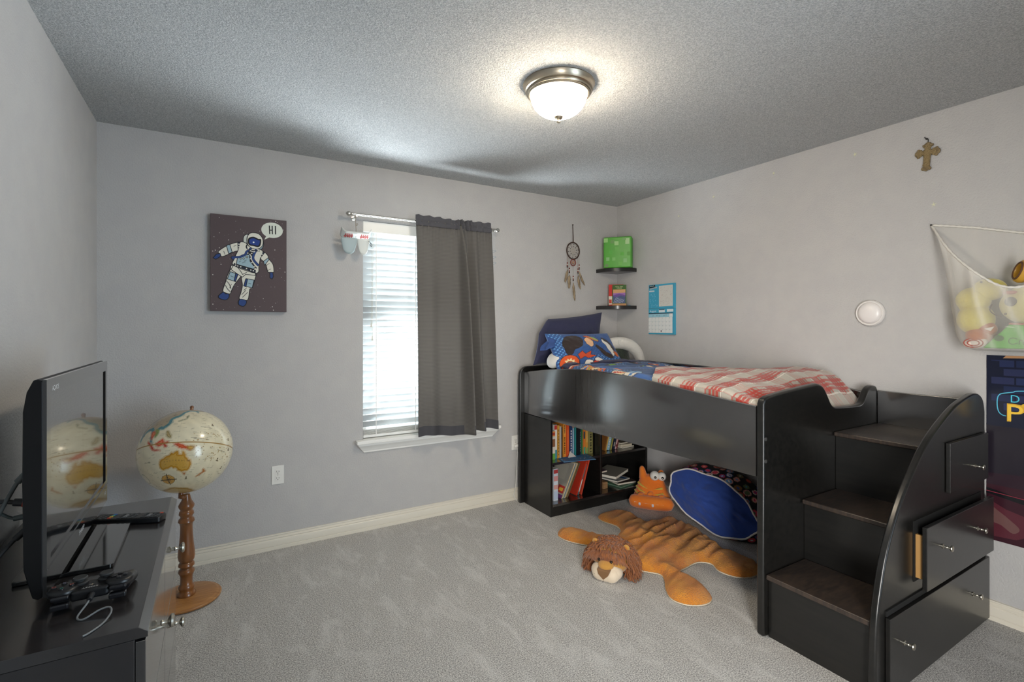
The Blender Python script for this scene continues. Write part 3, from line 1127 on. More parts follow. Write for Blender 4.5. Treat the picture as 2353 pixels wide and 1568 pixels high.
def cover_book(name, X, w_, th, h_, cov, label, group, art=None, page='#e9e2cf'):
    """upright book, cover towards local -Y, spine on local -X"""
    t = thing(name, X.translation, label, 'book', group)
    b = MB()
    b.X = X
    mc = C(cov, .45)
    b.box(-w_ / 2, w_ / 2, -th / 2, -th / 2 + .002, 0, h_, mc)
    b.box(-w_ / 2, w_ / 2, th / 2 - .002, th / 2, 0, h_, mc)
    b.box(-w_ / 2, -w_ / 2 + .002, -th / 2 + .002, th / 2 - .002, 0, h_, mc)
    b.build('cover', None, t, smooth=0)
    b = MB()
    b.X = X
    b.box(-w_ / 2 + .002, w_ / 2 - .003, -th / 2 + .002, th / 2 - .002, .003, h_ - .003, C(page))
    b.build('pages', None, t, smooth=0)
    if art:
        a = Art((-w_ / 2, -th / 2, 0), (1, 0, 0), (0, 0, 1), w_, h_)
        a.X = X
        art(a)
        a.build('cover_print', None, t, smooth=0, fix=False)
    return t


def art1(a):
    a.rect(0, 0, 1, 1, '#c2332c', 1)
    a.rect(0, .06, .3, .45, '#d9cfbe', 2)
    a.rect(.02, .12, .2, .3, '#b8402f', 3)


def art2(a):
    a.rect(0, 0, 1, 1, '#3f5f2c', 1)
    a.rect(0, 0, 1, .10, '#b98a5e', 2)
    a.rect(.06, .12, .94, .78, '#6c4f8c', 2)
    a.poly([(.06, .55), (.94, .62), (.94, .78), (.06, .78)], '#c99a6a', 3)
    a.poly([(.06, .50), (.5, .58), (.94, .5), (.94, .62), (.06, .6)], '#9a6aa8', 3.5)
    a.poly([(.06, .12), (.94, .12), (.94, .42), (.6, .48), (.3, .40), (.06, .46)], '#4a5578', 4)
    for k in range(7):
        a.stroke([(.1 + k * .1, .14), (.3 + k * .09, .40 - .02 * k)], .003, '#aeb6c8', 5)
    a.text('MAGIC TREE', .2, .885, .009, '#d8d8a8', 5, .9)
    a.text('HOUSE', .32, .815, .010, '#d8d8a8', 5, .9)


cover_book('book', diag(2.982, 3.243, 1.5425, 2) @ Matrix.Rotation(R(-4), 4, 'X'), .125, .012, .185, '#b8322b', 'red book standing behind the green-topped book on the lower corner shelf', 'books on the corner shelf', art1)
cover_book('book', diag(2.983, 3.205, 1.5425, -3) @ Matrix.Rotation(R(-5), 4, 'X'), .118, .010, .180, '#4a6632', 'paperback with green top and purple sky cover on the lower corner shelf', 'books on the corner shelf', art2)
b = MB()
b.tube(spline([(3.02, 3.14, 1.5455), (3.035, 3.135, 1.547), (3.05, 3.15, 1.546), (3.062, 3.155, 1.5455)], 4), [.0035] * 13, 8)
tag(b.build('toy_scrap', C('#7fa6b4'), smooth=60), 'tiny pale blue trinket lying on the lower corner shelf', 'trinket')

# ------------------------------------------------------------------ right wall: calendar, cross, push light, stars, poster
mblue = M('calendar_blue', '#3fa3c4', .4)
t = thing('wall_calendar', (X1, 2.835, 1.30), 'bright blue August wall calendar pinned on the right wall', 'calendar')
for z0, z1, dep, nm in ((1.512, 1.706, .011, 'picture_page'), (1.300, 1.510, .012, 'month_page')):
    b = MB()
    b.add([(X1 - .001, 2.973, z0), (X1 - .001, 2.697, z0), (X1 - .001, 2.697, z1), (X1 - .001, 2.973, z1),
           (X1 - dep, 2.973, z0), (X1 - dep - .012, 2.697, z0), (X1 - dep - .010, 2.697, z1), (X1 - dep, 2.973, z1)],
          [(0, 1, 2, 3), (4, 7, 6, 5), (0, 4, 5, 1), (1, 5, 6, 2), (2, 6, 7, 3), (3, 7, 4, 0)], mblue)
    b.build(nm, None, t, smooth=0)
    a = Art((X1 - dep - .0005, 2.973, z0), (-.012, -.276, 0), (0, 0, 1), .276, z1 - z0, .0004)
    a.n = Vector((-1, 0, 0))
    if nm == 'picture_page':
        a.poly([(.03, .86), (.27, .89), (.27, .99), (.03, .98)], '#1b2a30', 2)
        a.stroke([(.05, .93), (.08, .955), (.10, .925), (.13, .96), (.16, .93), (.19, .96), (.23, .935)], .003, '#c9dfe6', 3)
        a.poly([(.06, .80), (.34, .855), (.34, .90), (.06, .845)], '#d7e3e6', 3)
        a.poly([(.07, .81), (.33, .865), (.33, .88), (.07, .825)], '#1b2a30', 4)
        a.rect(.02, .70, .24, .76, '#cfdfe4', 2)
        r3 = random.Random(9)
        for k in range(26):
            x, y = r3.uniform(.05, .38), r3.uniform(.06, .66)
            a.ell(x, y, .012, .018, '#8cc6dc', 2, 8)
        a.rect(.42, .07, .96, .93, '#cfcdc6', 2)
        for k in range(70):
            x, y = r3.uniform(.47, .91), r3.uniform(.12, .88)
            a.stroke([(x, y), (x + r3.uniform(-.04, .04), y + r3.uniform(-.05, .05))], .0012, r3.choice(('#8d8a84', '#a8a29c', '#b0908a')), 3)
    else:
        a.text('August', .05, .865, .017, '#e6f2f6', 2, 1.1)
        a.rect(.42, .845, .66, .96, '#d8e4e8', 2)
        a.rect(.43, .935, .65, .96, '#22303a', 3)
        a.rect(.74, .86, .98, .96, '#dfe6e6', 2)
        a.rect(.01, .795, .96, .825, '#1f2a33', 2)
        a.rect(.0, .665, .96, .79, '#9ccbd9', 2)
        a.rect(.83, .665, .96, .79, '#e4e6e4', 3)
        a.rect(.0, .06, .95, .66, '#e4e6e4', 2)
        for k in range(1, 7):
            a.rect(k * .137 - .002, .06, k * .137 + .002, .66, '#9db6be', 3)
        for k in range(0, 5):
            a.rect(0, .06 + k * .15 - .002, .95, .06 + k * .15 + .002, '#9db6be', 3)
        a.text('1', .85, .725, .008, '#2a2f33', 4)
        for d in range(2, 32):
            wk, dd = (d - 2) // 7, (d - 2) % 7
            if wk < 4:
                a.text(str(d), .012 + dd * .137, .615 - wk * .15, .006, '#2a2f33', 4)
            else:
                a.text(str(d), .012 + dd * .137, .085, .006, '#2a2f33', 4)
        for x, y in ((.16, .70), (.32, .71), (.42, .70), (.60, .70), (.68, .72)):
            a.stroke([(x, y + .03), (x + .03, y), (x + .05, y + .04)], .0016, '#39586a', 4)
        a.rect(.50, .085, .53, .16, '#4a1c1c', 4)
    a.build(nm.replace('page', 'print'), None, t, smooth=0, fix=False)

t = thing('wall_cross', (X1, 1.092, 2.15), 'antique brass ornate cross hanging high on the right wall', 'cross')
mbrs = M('antique_brass', '#6b5c44', .45, .6, bump=(140, .9, .004, 4), var=(60, '#a8946e', .7))
arm = []


def lobes(cx, cy, ang, ln, w_):
    """trefoil arm end, points run across the tip"""
    d, e = (math.cos(ang), math.sin(ang)), (-math.sin(ang), math.cos(ang))
    loc = [(0.018, -w_), (ln * .52, -w_ * .92), (ln * .60, -w_ * 1.75), (ln * .78, -w_ * 1.9), (ln * .84, -w_ * 1.15), (ln * .97, -w_ * .75), (ln, 0), (ln * .97, w_ * .75), (ln * .84, w_ * 1.15), (ln * .78, w_ * 1.9), (ln * .60, w_ * 1.75), (ln * .52, w_ * .92), (.018, w_)]
    return [(cx + d[0] * u + e[0] * v, cy + d[1] * u + e[1] * v) for u, v in loc]


yo, zo = 1.090, 2.243
tl = R(4)
for ang, ln in ((0, .053), (90, .052), (180, .053)):
    arm += lobes(yo, zo, R(ang) + tl, ln, .0125)
arm += [(yo + u * math.cos(tl) - v * math.sin(tl), zo + u * math.sin(tl) + v * math.cos(tl)) for u, v in
        ((-.0145, -.018), (-.0145, -.070), (-.020, -.074), (-.022, -.082), (-.016, -.088), (-.009, -.088), (0, -.094), (.009, -.088), (.016, -.088), (.022, -.082), (.020, -.074), (.0145, -.070), (.0145, -.018))]
b = MB()
b.prism(arm, 'x', X1 - .010, X1 - .002)
b.build('cross_body', mbrs, t, smooth=25, bevel=.0025)
b = MB()
b.prism([(yo + (y - yo) * .72, zo + (z - zo) * .78) for y, z in arm], 'x', X1 - .0125, X1 - .009)
b.build('raised_relief', M('antique_brass_light', '#8f7c58', .4, .6, bump=(160, 1, .004, 4)), t, smooth=25, bevel=.001)
b = MB()
b.tube(spline([(X1 - .006, yo - .002, 2.293), (X1 - .008, yo - .004, 2.304), (X1 - .006, yo, 2.314), (X1 - .010, yo + .008, 2.318), (X1 - .004, yo + .012, 2.326)], 5), .002, 8)
b.ball((X1 - .006, yo + .004, 2.314), .0045, 8, 6)
b.build('hook', C('#26231f'), t)

t = thing('push_light', (X1, 1.345, 1.436), 'round white push light stuck on the right wall', 'push light')
mpl = M('white_plastic_warm', '#dedad6', .35)
b = MB()
b.lathe([(.0, .001), (.070, .001), (.072, .006), (.071, .016), (.066, .022), (.060, .022), (.058, .018), (.0, .018)], (X1, 1.345, 1.436), 48, axis=(-1, 0, 0))
b.build('base', mpl, t)
b = MB()
b.lathe([(.058, .018), (.055, .026), (.046, .033), (.030, .038), (.012, .040), (.0, .0405)], (X1, 1.345, 1.436), 48, axis=(-1, 0, 0))
b.build('dome', M('white_dome', '#e6e1de', .3), t)

lab = {0: 'pale star sticker on the right wall just below the brass cross', 1: 'pale star sticker on the right wall near the ceiling left of the cross',
       2: 'star sticker on the right wall between the lone star and calendar, close to the ceiling', 3: 'faint star sticker on the right wall second from the room corner', 4: 'faint star sticker on the right wall nearest the room corner'}
for i, (y, z, r_) in enumerate(((1.066, 1.976, .017), (1.425, 2.335, .017), (1.902, 2.356, .015), (2.354, 2.305, .015), (2.67, 2.224, .015))):
    b = MB()
    pts = []
    for k in range(10):
        a_ = 2 * math.pi * k / 10 + .3 + i
        q = r_ * .78 if k % 2 == 0 else r_ * .20
        pts.append((y + q * math.cos(a_), z + q * math.sin(a_)))
    b.prism(pts, 'x', X1 - .0025, X1 - .0003)
    tag(b.build('star_sticker', M('pale_glow_plastic', '#d3d3b4', .5), smooth=0), lab[i], 'sticker', 'star stickers on the right wall')

# poster
PY0, PY1_, PZ0, PZ1 = 0.866, 0.306, 0.372, 1.229
t = thing('poster', (X1, .586, PZ0), 'dark poster with blue bricks and neon lettering D and P on the right wall', 'poster')
b = MB()
b.box(X1 - .003, X1 - .001, PY1_, PY0, PZ0, PZ1)
b.build('poster_sheet', M('poster_paper', '#23222a', .25), t, smooth=0)
a = Art((X1 - .003, PY0, PZ0), (0, -1, 0), (0, 0, 1), PY0 - PY1_, PZ1 - PZ0, .0003)
g = lambda h, r_=.25: C(h, r_)
a.rect(0, .62, 1, 1, g('#191d30'), 1)
for r_ in range(7):
    for k in range(8):
        x0 = k * .15 - (.075 if r_ % 2 else 0) + .03
        z0 = .975 - r_ * .046
        if r_ < 6 and x0 > -.02:
            a.rect(max(0.02, x0), z0 - .036, x0 + .138, z0, g(('#272f52', '#222a4a', '#2b3050')[(r_ + k) % 3]), 2)
a.rect(0, .93, .08, .97, g('#191d30'), 3)
a.poly([(.1, .985), (.3, .99), (.26, 1), (.12, 1)], g('#b98a62'), 3)
a.rect(0, 0, 1, .30, g('#3a1c26'), 1)
a.poly([(0, .30), (1, .36), (1, .62), (0, .62)], g('#26212a'), 1.5)
a.poly([(0, .30), (1, .30), (1, .42), (0, .36)], g('#30202a'), 2)
a.poly([(0, .02), (.18, .03), (.34, .10), (.30, .15), (.12, .18), (0, .22)], g('#5a2a34'), 3)
a.poly(spline([(.01, .11), (.09, .09), (.16, .06), (.20, .09), (.14, .13), (.06, .17), (.01, .19)], 4, True), g('#6e4e4c'), 4)
a.poly([(0, .25), (.5, .19), (1, .18), (1, .24), (.4, .23), (0, .28)], g('#17171b'), 4)
a.stroke([(0, .262), (.45, .242), (1, .245)], .003, '#8c2338', 5)
nb = spline([(.118, .679), (.098, .682), (.078, .695), (.068, .72), (.066, .751), (.070, .775), (.080, .789), (.098, .797), (.16, .808), (.221, .818), (.6, .84)], 5)
a.stroke(nb, .004, g('#58b6d2', .4), 5)
a.text('D', .142, .754, .034, g('#4cc0d8', .4), 6, .95)
a.text('P', .108, .651, .084, g('#d8a72e', .4), 6, 1.15)
a.text('P', .116, .656, .074, g('#f0c544', .4), 6.6, 1.1)
a.ell(.226, .735, .018, .016, g('#e0b238', .4), 6)
a.build('poster_print', None, t, smooth=0, fix=False)

# ------------------------------------------------------------------ loft bed with stair drawers
mbed = M('espresso_bed_wood', '#161515', 0.34, bump=(45, .03, .001), var=(4, '#262220', .7), wood=(1, 14, 1), coat=.8)
mbed2 = M('espresso_bed_wood_across', '#131312', 0.30, bump=(45, .05, .001), var=(4, '#1e1c1a', .7), wood=(14, 1, 14), coat=.15)
mtread = M('espresso_tread', '#2b2522', 0.38, bump=(80, .25, .001), var=(6, '#43372f', .8), wood=(3, 14, 1))
_p = mbed.node_tree.nodes['Principled BSDF']
_p.inputs['Coat Weight'].default_value = 1.0
_p.inputs['Coat IOR'].default_value = 2.3
_p.inputs['Coat Roughness'].default_value = 0.15
BX0, BX1 = 2.052, 3.088
bed = thing('loft_bed', (2.57, 2.2, 0), 'black low loft bed with built-in drawer staircase along the right wall', 'bed')
# head panel
b = MB()
hp = [(2.016, 0.0)] + [(2.016, .985)] + [(2.016 + .07 * (1 - math.cos(a)), .985 + .07 * math.sin(a)) for a in (k / 6 * math.pi / 2 for k in range(1, 7))] + [(3.03, 1.055), (3.088, 1.03), (3.088, 0)]
b.prism(hp, 'y', 3.262, 3.292)
b.build('head_panel', mbed2, bed, smooth=30, bevel=.009, seg=3)
# foot panel with the step-through dip
fp = spline([(2.092, 1.053), (2.20, 1.066), (2.36, 1.079), (2.46, 1.086), (2.50, 1.086), (2.545, 1.068), (2.585, 1.022), (2.612, .985), (2.64, .966), (2.68, .960), (2.80, .955), (2.895, .954), (2.93, .966), (2.955, .995), (2.985, 1.028), (3.02, 1.044), (3.055, 1.044), (3.075, 1.038)], 4)
foot = [(2.058, 0.004), (2.056, .02), (2.056, 1.022), (2.066, 1.044)] + fp + [(3.088, 1.02), (3.088, 0.0), (2.08, 0)]
b = MB()
b.prism(foot, 'y', 1.305, 1.340)
b.build('foot_panel', mbed2, bed, smooth=30, bevel=.010, seg=3)
for x, z in ((2.070, .868), (2.070, .771)):
    b = MB()
    b.cyl((x, 1.3065, z), (x, 1.3025, z), .009, .008, n=16)
    b.build('screw_cap', M('dark_cap', '#3a3938', .4), bed)
# front rail: bowed board with arched top
nn = 40
vsr, top, bot = [], [], []
P = []
ztop = lambda y: 1.010 + .076 * math.sin(math.pi * min(1, max(0, (y - 1.34) / 1.922)) ** 1.18)
bow = lambda y: 2.056 - .020 * math.sin(math.pi * (y - 1.34) / 1.922) if 0 < (y - 1.34) / 1.922 < 1 else 2.056
sec = []
for i in range(nn + 1):
    y = 1.342 + (3.260 - 1.342) * i / nn
    x, zt_ = bow(y), ztop(y)
    sec.append([(x, y, .698), (x, y, zt_ - .006), (x + .004, y, zt_), (x + .016, y, zt_), (x + .020, y, zt_ - .006), (x + .020, y, .698)])
b = MB()
g_ = np.array(sec)
b.grid(g_, cv=True)
b.add([tuple(v) for v in sec[0]], [(0, 1, 2, 3, 4, 5)])
b.add([tuple(v) for v in sec[-1]], [(5, 4, 3, 2, 1, 0)])
b.build('front_rail', mbed, bed, smooth=50)
b = MB()
b.prism([(1.345, .70), (3.258, .70), (3.258, 1.08), (2.45, 1.078), (2.2, 1.066), (1.86, 1.058), (1.62, 1.042), (1.46, 1.020), (1.345, 1.0)], 'x', 3.060, 3.086)
b.build('back_rail', mbed, bed, bevel=.006)
b = MB()
b.box(2.09, 3.058, 1.342, 3.26, .735, .760)
b.build('bed_base', mbed, bed, smooth=0)
# stair block
TR = [(2.078, .277, 2.372), (2.360, .558, 2.655), (2.640, .842, 3.076)]
YS0, YS1 = .897, 1.303
for i, (xf, zt_, xb) in enumerate(TR):
    b = MB()
    b.box(xf - .012, xb, YS0, YS1, zt_ - .022, zt_)
    b.build('stair_tread', mtread, bed, bevel=.006)
    b = MB()
    b.box(xf + .010, xf + .026, YS0, YS1, 0 if i == 0 else TR[i - 1][1], zt_ - .0225)
    b.build('stair_riser', mbed2, bed, smooth=0)
b = MB()
b.box(3.077, 3.092, .877, 1.303, 0.0, 1.016)
b.build('stair_back', mbed, bed, bevel=.003)
# curved outer side panel, solid: black sheets stand in for shaded drawer openings
op = spline([(2.040, 0.0), (2.040, .16), (2.052, .30), (2.085, .42), (2.125, .52), (2.185, .62), (2.262, .715), (2.36, .805), (2.48, .895), (2.62, .965), (2.77, 1.022), (2.92, 1.052), (2.99, 1.056), (3.04, 1.044), (3.075, 1.015), (3.092, .965)], 5)
outer = list(op) + [(3.092, 0.0)]
b = MB()
b.prism(outer, 'y', .868, .896)
b.build('stair_side', mbed2, bed, smooth=30, bevel=.009, seg=3)
mdark = M('drawer_shade_black', '#060606', .8)  # near-black colour standing in for shade between and behind drawers


def drawer(x0, x1, z0, z1, yf, knobs, lab=None, open_=0.0):
    b = MB()
    b.box(x0, x1, yf, yf + .016, z0, z1)
    d = b.build('drawer', mbed2, bed, bevel=.002, label=lab)
    if open_ > 0:
        b = MB()
        mw = M('raw_drawer_board', '#a67d47', .55)
        b.box(x0 + .018, x1 - .018, yf + .016, .867, z0 + .035, z0 + .045, mw)
        b.box(x0 + .018, x0 + .030, yf + .016, .867, z0 + .045, z1 - .04, mw)
        b.box(x1 - .030, x1 - .018, yf + .016, .867, z0 + .045, z1 - .04, mw)
        b.build('drawer_box', None, d, smooth=0, label='pale wooden drawer side')
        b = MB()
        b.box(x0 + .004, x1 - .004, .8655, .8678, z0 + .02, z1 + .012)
        b.build('opening_shade', mdark, d, smooth=0)  # black sheet on the solid panel, painted shade of an open drawer hole
    for (kx, kz) in knobs:
        b = MB()
        b.lathe([(.009, 0), (.009, .003), (.005, .006), (.0045, .012), (.006, .014), (.0045, .016), (.0045, .024), (.011, .027), (.0125, .030), (.011, .033), (.004, .035), (.0005, .0352)], (kx, yf, kz), 20, axis=(0, -1, 0))
        b.build('knob', M('satin_nickel_knob', '#b9b4a8', .3, 1.0), d)
    return d


drawer(2.105, 3.084, .012, .296, .850, ((2.215, .178), (2.880, .178)))
drawer(2.335, 3.034, .346, .590, .822, ((2.475, .492), (2.835, .488)), open_=1)
drawer(2.640, 3.068, .662, .872, .850, ((2.905, .742),))
b = MB()
b.box(2.11, 3.08, .863, .8675, .298, .318)
b.build('gap_shade', mdark, bed, smooth=0)  # black strip painted in as the shade between two drawers

# ------------------------------------------------------------------ bookcase under the bed
bc = thing('bookcase', (2.535, 3.085, 0), 'low black open bookcase full of books under the head of the bed', 'bookcase')
KX0, KX1, KY0, KY1, KZ = 2.056, 3.015, 2.911, 3.258, .692
for x0, x1, nm in ((KX0, KX0 + .018, 'side_panel'), (KX1 - .018, KX1, 'side_panel'), (2.517, 2.535, 'divider')):
    b = MB()
    b.box(x0, x1, KY0, KY1, 0 if nm != 'divider' else .086, KZ - (.018 if nm == 'divider' else 0))
    b.build(nm, mbed2, bc, bevel=.002)
b = MB()
b.box(KX0 + .018, KX1 - .018, KY0, KY1, KZ - .018, KZ)
b.build('top_panel', mbed, bc, smooth=0)
b = MB()
b.box(KX0 + .018, KX1 - .018, KY0, KY1, .068, .086)
b.build('bottom_shelf', mbed, bc, bevel=.001)
for x0, x1 in ((KX0 + .018, 2.517), (2.535, KX1 - .018)):
    b = MB()
    b.box(x0, x1, KY0 + .004, KY1, .366, .384)
    b.build('shelf', mbed, bc, bevel=.001)
b = MB()
b.box(KX0 + .018, KX1 - .018, KY0 + .003, KY0 + .018, 0, .068)
b.build('toe_kick', mbed2, bc, smooth=0)
b = MB()
b.box(KX0 + .018, KX1 - .018, KY1 - .006, KY1, .086, KZ - .018)
b.build('back_panel', mbed2, bc, smooth=0)

# ------------------------------------------------------------------ bedding
MX0, MX1, MY0, MY1 = 2.085, 3.050, 1.355, 3.240
b = MB()
b.prism(rrect(MX0, MY0, MX1, MY1, .05), 'z', .762, .940)
tag(b.build('mattress', M('white_mattress_cloth', '#d9d8d4', .9), bevel=.03, seg=3), 'thin white mattress on the loft bed under the covers', 'mattress')


def ztop_cov(x, y):
    """height of the covers"""
    u = min(1, max(0, (x - MX0) / (MX1 - MX0)))
    zf = ztop(min(max(y, 1.36), 3.2)) + .008
    z = zf + (1.052 - zf) * u + .018 * math.sin(math.pi * u)
    z += .045 * math.exp(-((y - 1.66) / .22) ** 2) * u
    z += .008 * nz(x * 6, y * 5, 1) + .004 * nz(x * 14, y * 11, 4)
    if y < 1.52:
        z -= .10 * ((1.52 - y) / .16) ** 1.6 * min(1, max(0, (x - 2.42) / .25)) + .02 * ((1.52 - y) / .16) * 1
    e = min(x - MX0 + .02, MX1 - x)
    if e < .05:
        z -= .045 * (1 - max(0, e) / .05) ** 2
    return z


def cover(name, y0, y1f, nx, ny, colf, mat, thick, extra=None, zadd=0.0):
    """draped cloth sheet, y1f(x) = its upper edge"""
    P = np.zeros((nx, ny, 3))
    for i in range(nx):
        x = MX0 - .012 + (MX1 - MX0 + .024) * i / (nx - 1)
        ye = y1f(x)
        for j in range(ny):
            y = y0 + (ye - y0) * j / (ny - 1)
            xx = min(max(x, MX0), MX1)
            z = ztop_cov(xx, y) + zadd
            if extra:
                z += extra(xx, y)
            if i == 0:
                z -= .10
            P[i, j] = (x, y, z)
    b = MB()
    b.grid(P)
    cols = colf(P[..., 0].ravel(), P[..., 1].ravel())
    o = b.build(name, mat, smooth=80, cols=cols, fix=False)
    s_ = o.modifiers.new('thick', 'SOLIDIFY')
    s_.thickness = thick
    s_.offset = -1
    return o


def paint(base, n):
    c = np.zeros((n, 3))
    c[:] = lin(base)
    return c


PATCH = ['#c8502a', '#d98a4a', '#d9d2c4', '#2c2624', '#6f9a4a', '#3f78b4', '#b8382c', '#8fb4d4', '#2d3a66', '#e0c9a0']


def patchwork(x, y, c, seed, n, x0, x1, y0, y1, smin, smax, pal=PATCH):
    """irregular printed motifs: rounded blobs, bars and dashes"""
    r = random.Random(seed)
    for k in range(n):
        cx, cy = r.uniform(x0, x1), r.uniform(y0, y1)
        s1, s2, an = r.uniform(smin, smax), r.uniform(smin, smax) * .6, r.uniform(0, 3.14)
        dx_, dy_ = x - cx, y - cy
        u = dx_ * math.cos(an) + dy_ * math.sin(an)
        v = -dx_ * math.sin(an) + dy_ * math.cos(an)
        q = (np.abs(u / s1) ** 3 + np.abs(v / s2) ** 3)
        a_, b_, c_ = r.choice(pal), r.choice(pal), r.choice(pal)
        c[q < 1.35] = lin('#221f22')
        c[q < 1] = lin(a_)
        c[(q < 1) & (u > s1 * .1)] = lin(b_)
        c[(q < .5) & (np.abs(v) < s2 * .25)] = lin(c_)
    return c


def col_comf(x, y):
    c = paint('#34507c', len(x))
    # little pale dashes in fields
    f = (np.sin(x * 230) * np.sin(y * 210) > .55) & (np.sin(x * 21 + 1) + np.sin(y * 17) > .5)
    c[f] = lin('#5f8fc4')
    f = (np.sin(x * 9 + y * 13) > .75)
    c[f] = lin('#3f64a0')
    c = patchwork(x, y, c, 11, 46, MX0, MX1, 1.9, 2.86, .028, .075)
    return c


edge_c = lambda x: 2.84 + .05 * math.sin(x * 9)
mcol = M('printed_cotton', '#ffffff', .85, attr='Col', bump=(60, .2, .004), sheen=.15)
o = cover('comforter', 1.85, edge_c, 190, 200, col_comf, mcol, .018,
          lambda x, y: .020 * math.exp(-((y - 2.72 - .04 * math.sin(x * 7)) / .10) ** 2) * (.4 + .9 * (x - MX0)) + .008 * math.sin(y * 40 + x * 9) * math.exp(-((y - 2.55) / .15) ** 2) + .005 * nz(x * 20, y * 16, 2))
tag(o, 'blue comforter printed with red, orange and white patches on the loft bed', 'comforter')
# its turned-back navy lining by the pillows
P = np.zeros((90, 14, 3))
for i in range(90):
    x = MX0 - .008 + (MX1 - MX0 + .016) * i / 89
    ye = edge_c(x)
    for j in range(14):
        v = j / 13
        y = ye - .085 + .125 * v + .012 * math.sin(x * 14)
        xx = min(max(x, MX0), MX1)
        hump = .022 * math.sin(math.pi * v) ** .7
        z = ztop_cov(xx, min(y, 3.1)) + .014 + hump + .030 * math.exp(-((ye - 2.72) / .10) ** 2) * (.4 + .9 * (xx - MX0)) * .6 * (1 - v) + .006 * nz(x * 16, v * 3, 7) - .02 * v * v
        P[i, j] = (x, y, z)
b = MB()
b.grid(P)
lo = b.build('turned_lining', M('navy_cotton', '#2b2d4a', .85, sheen=.15, bump=(70, .2, .004)), o, smooth=80, fix=False, label='navy turned-back lining')
s_ = lo.modifiers.new('thick', 'SOLIDIFY')
s_.thickness = .012


def col_plaid(x, y):
    c = paint('#8f887c', len(x))
    def band(t, per, ctr, wd_):
        d = np.abs(((t - ctr) / per + .5) % 1 - .5) * per
        return d < wd_ / 2
    per = .150
    for t in (x + .012 * np.sin(y * 7), y + .012 * np.sin(x * 6)):
        c[band(t, per, .0, .060)] = c[band(t, per, .0, .060)] * .35 + np.array(lin('#b9b2a6')) * .65
        for k in (-.020, 0, .020):
            m_ = band(t, per, .075 + k, .014)
            c[m_] = c[m_] * .15 + np.array(lin('#a8230f')) * .85
        m_ = band(t, per, .122, .008)
        c[m_] = c[m_] * .2 + np.array(lin('#b02c18')) * .8
        m_ = band(t, per, .034, .006)
        c[m_] = c[m_] * .3 + np.array(lin('#e8e2d6')) * .7
    return c


o = cover('plaid_blanket', 1.346, lambda x: 1.97 + .20 * max(0, min(1, (x - 2.08) / .25)) - .10 * max(0, min(1, (x - 2.4) / .6)), 300, 240, col_plaid,
          M('plaid_flannel', '#ffffff', .9, attr='Col', bump=(160, .3, .003), sheen=.25), .010,
          lambda x, y: .012 * nz(x * 9 + 3, y * 5, 9) + .010 * abs(nz(x * 4, y * 14, 3)) * (1 if y < 1.6 else .3), zadd=.022)
tag(o, 'red and grey plaid blanket spread over the foot half of the loft bed', 'blanket')


def pillow(w_, h_, th, nu, nv, fn, wob=0.0, seed=0.0):
    """cushion grid front/back sharing a seam: returns list of (s, t, n) in local metres for front and back"""
    F = np.zeros((nu, nv, 3))
    B = np.zeros((nu, nv, 3))
    for i in range(nu):
        u = i / (nu - 1) * 2 - 1
        for j in range(nv):
            v = j / (nv - 1) * 2 - 1
            q = (max(0, 1 - abs(u) ** 2.6) * max(0, 1 - abs(v) ** 2.6)) ** .42
            s_, t_ = u * w_ / 2 * (1 - .05 * (1 - v * v)), v * h_ / 2 * (1 - .07 * (1 - u * u))
            wr = wob * (nz(u * 3 + seed, v * 3, seed) + .5 * nz(u * 8 + seed, v * 7, 2)) * q
            F[i, j] = fn(s_, t_, th / 2 * q + wr)
            B[i, j] = fn(s_, t_, -th / 2 * q)
    return F, B


# navy pillow against the head panel
def fn1(s_, t_, n):
    v = t_ / .40 + .5
    x = 2.46 + s_ * (1.0 + .0 * v) - .10 * (1 - v)
    y = 3.205 - n - .07 * (1 - v)
    z = 1.055 + v * .345 + (s_ + .3) * .10 * v + .02
    if s_ < -.22:
        z -= .10 * ((-s_ - .22) / .1) * v
        y -= .03 * ((-s_ - .22) / .1)
    return (x, y, z)


F, B = pillow(.66, .40, .10, 60, 40, fn1, .012, 3)
b = MB()
b.grid(F)
b.grid(B)
tag(b.build('pillow', M('navy_cotton'), smooth=80), 'plain navy pillow standing behind the printed pillow at the bed head', 'pillow', 'bed pillows')

# printed pillow leaning on it
PW, PH = .60, .33


def fn2(s_, t_, n):
    v = t_ / PH + .5
    lean = .19
    x = 2.375 + s_ + .045 * (s_ > 0) * 0 + .02 * (1 - v) * (1 if s_ > 0 else -1) * abs(s_) / .3
    y = 2.845 + lean * v - n * .93 - .02
    z = 1.045 + .265 * v + n * .35
    return (x, y, z)


F, B = pillow(PW, PH, .13, 150, 100, fn2, .010, 8)
U, V_ = np.meshgrid(np.linspace(-1, 1, 150), np.linspace(-1, 1, 100), indexing='ij')


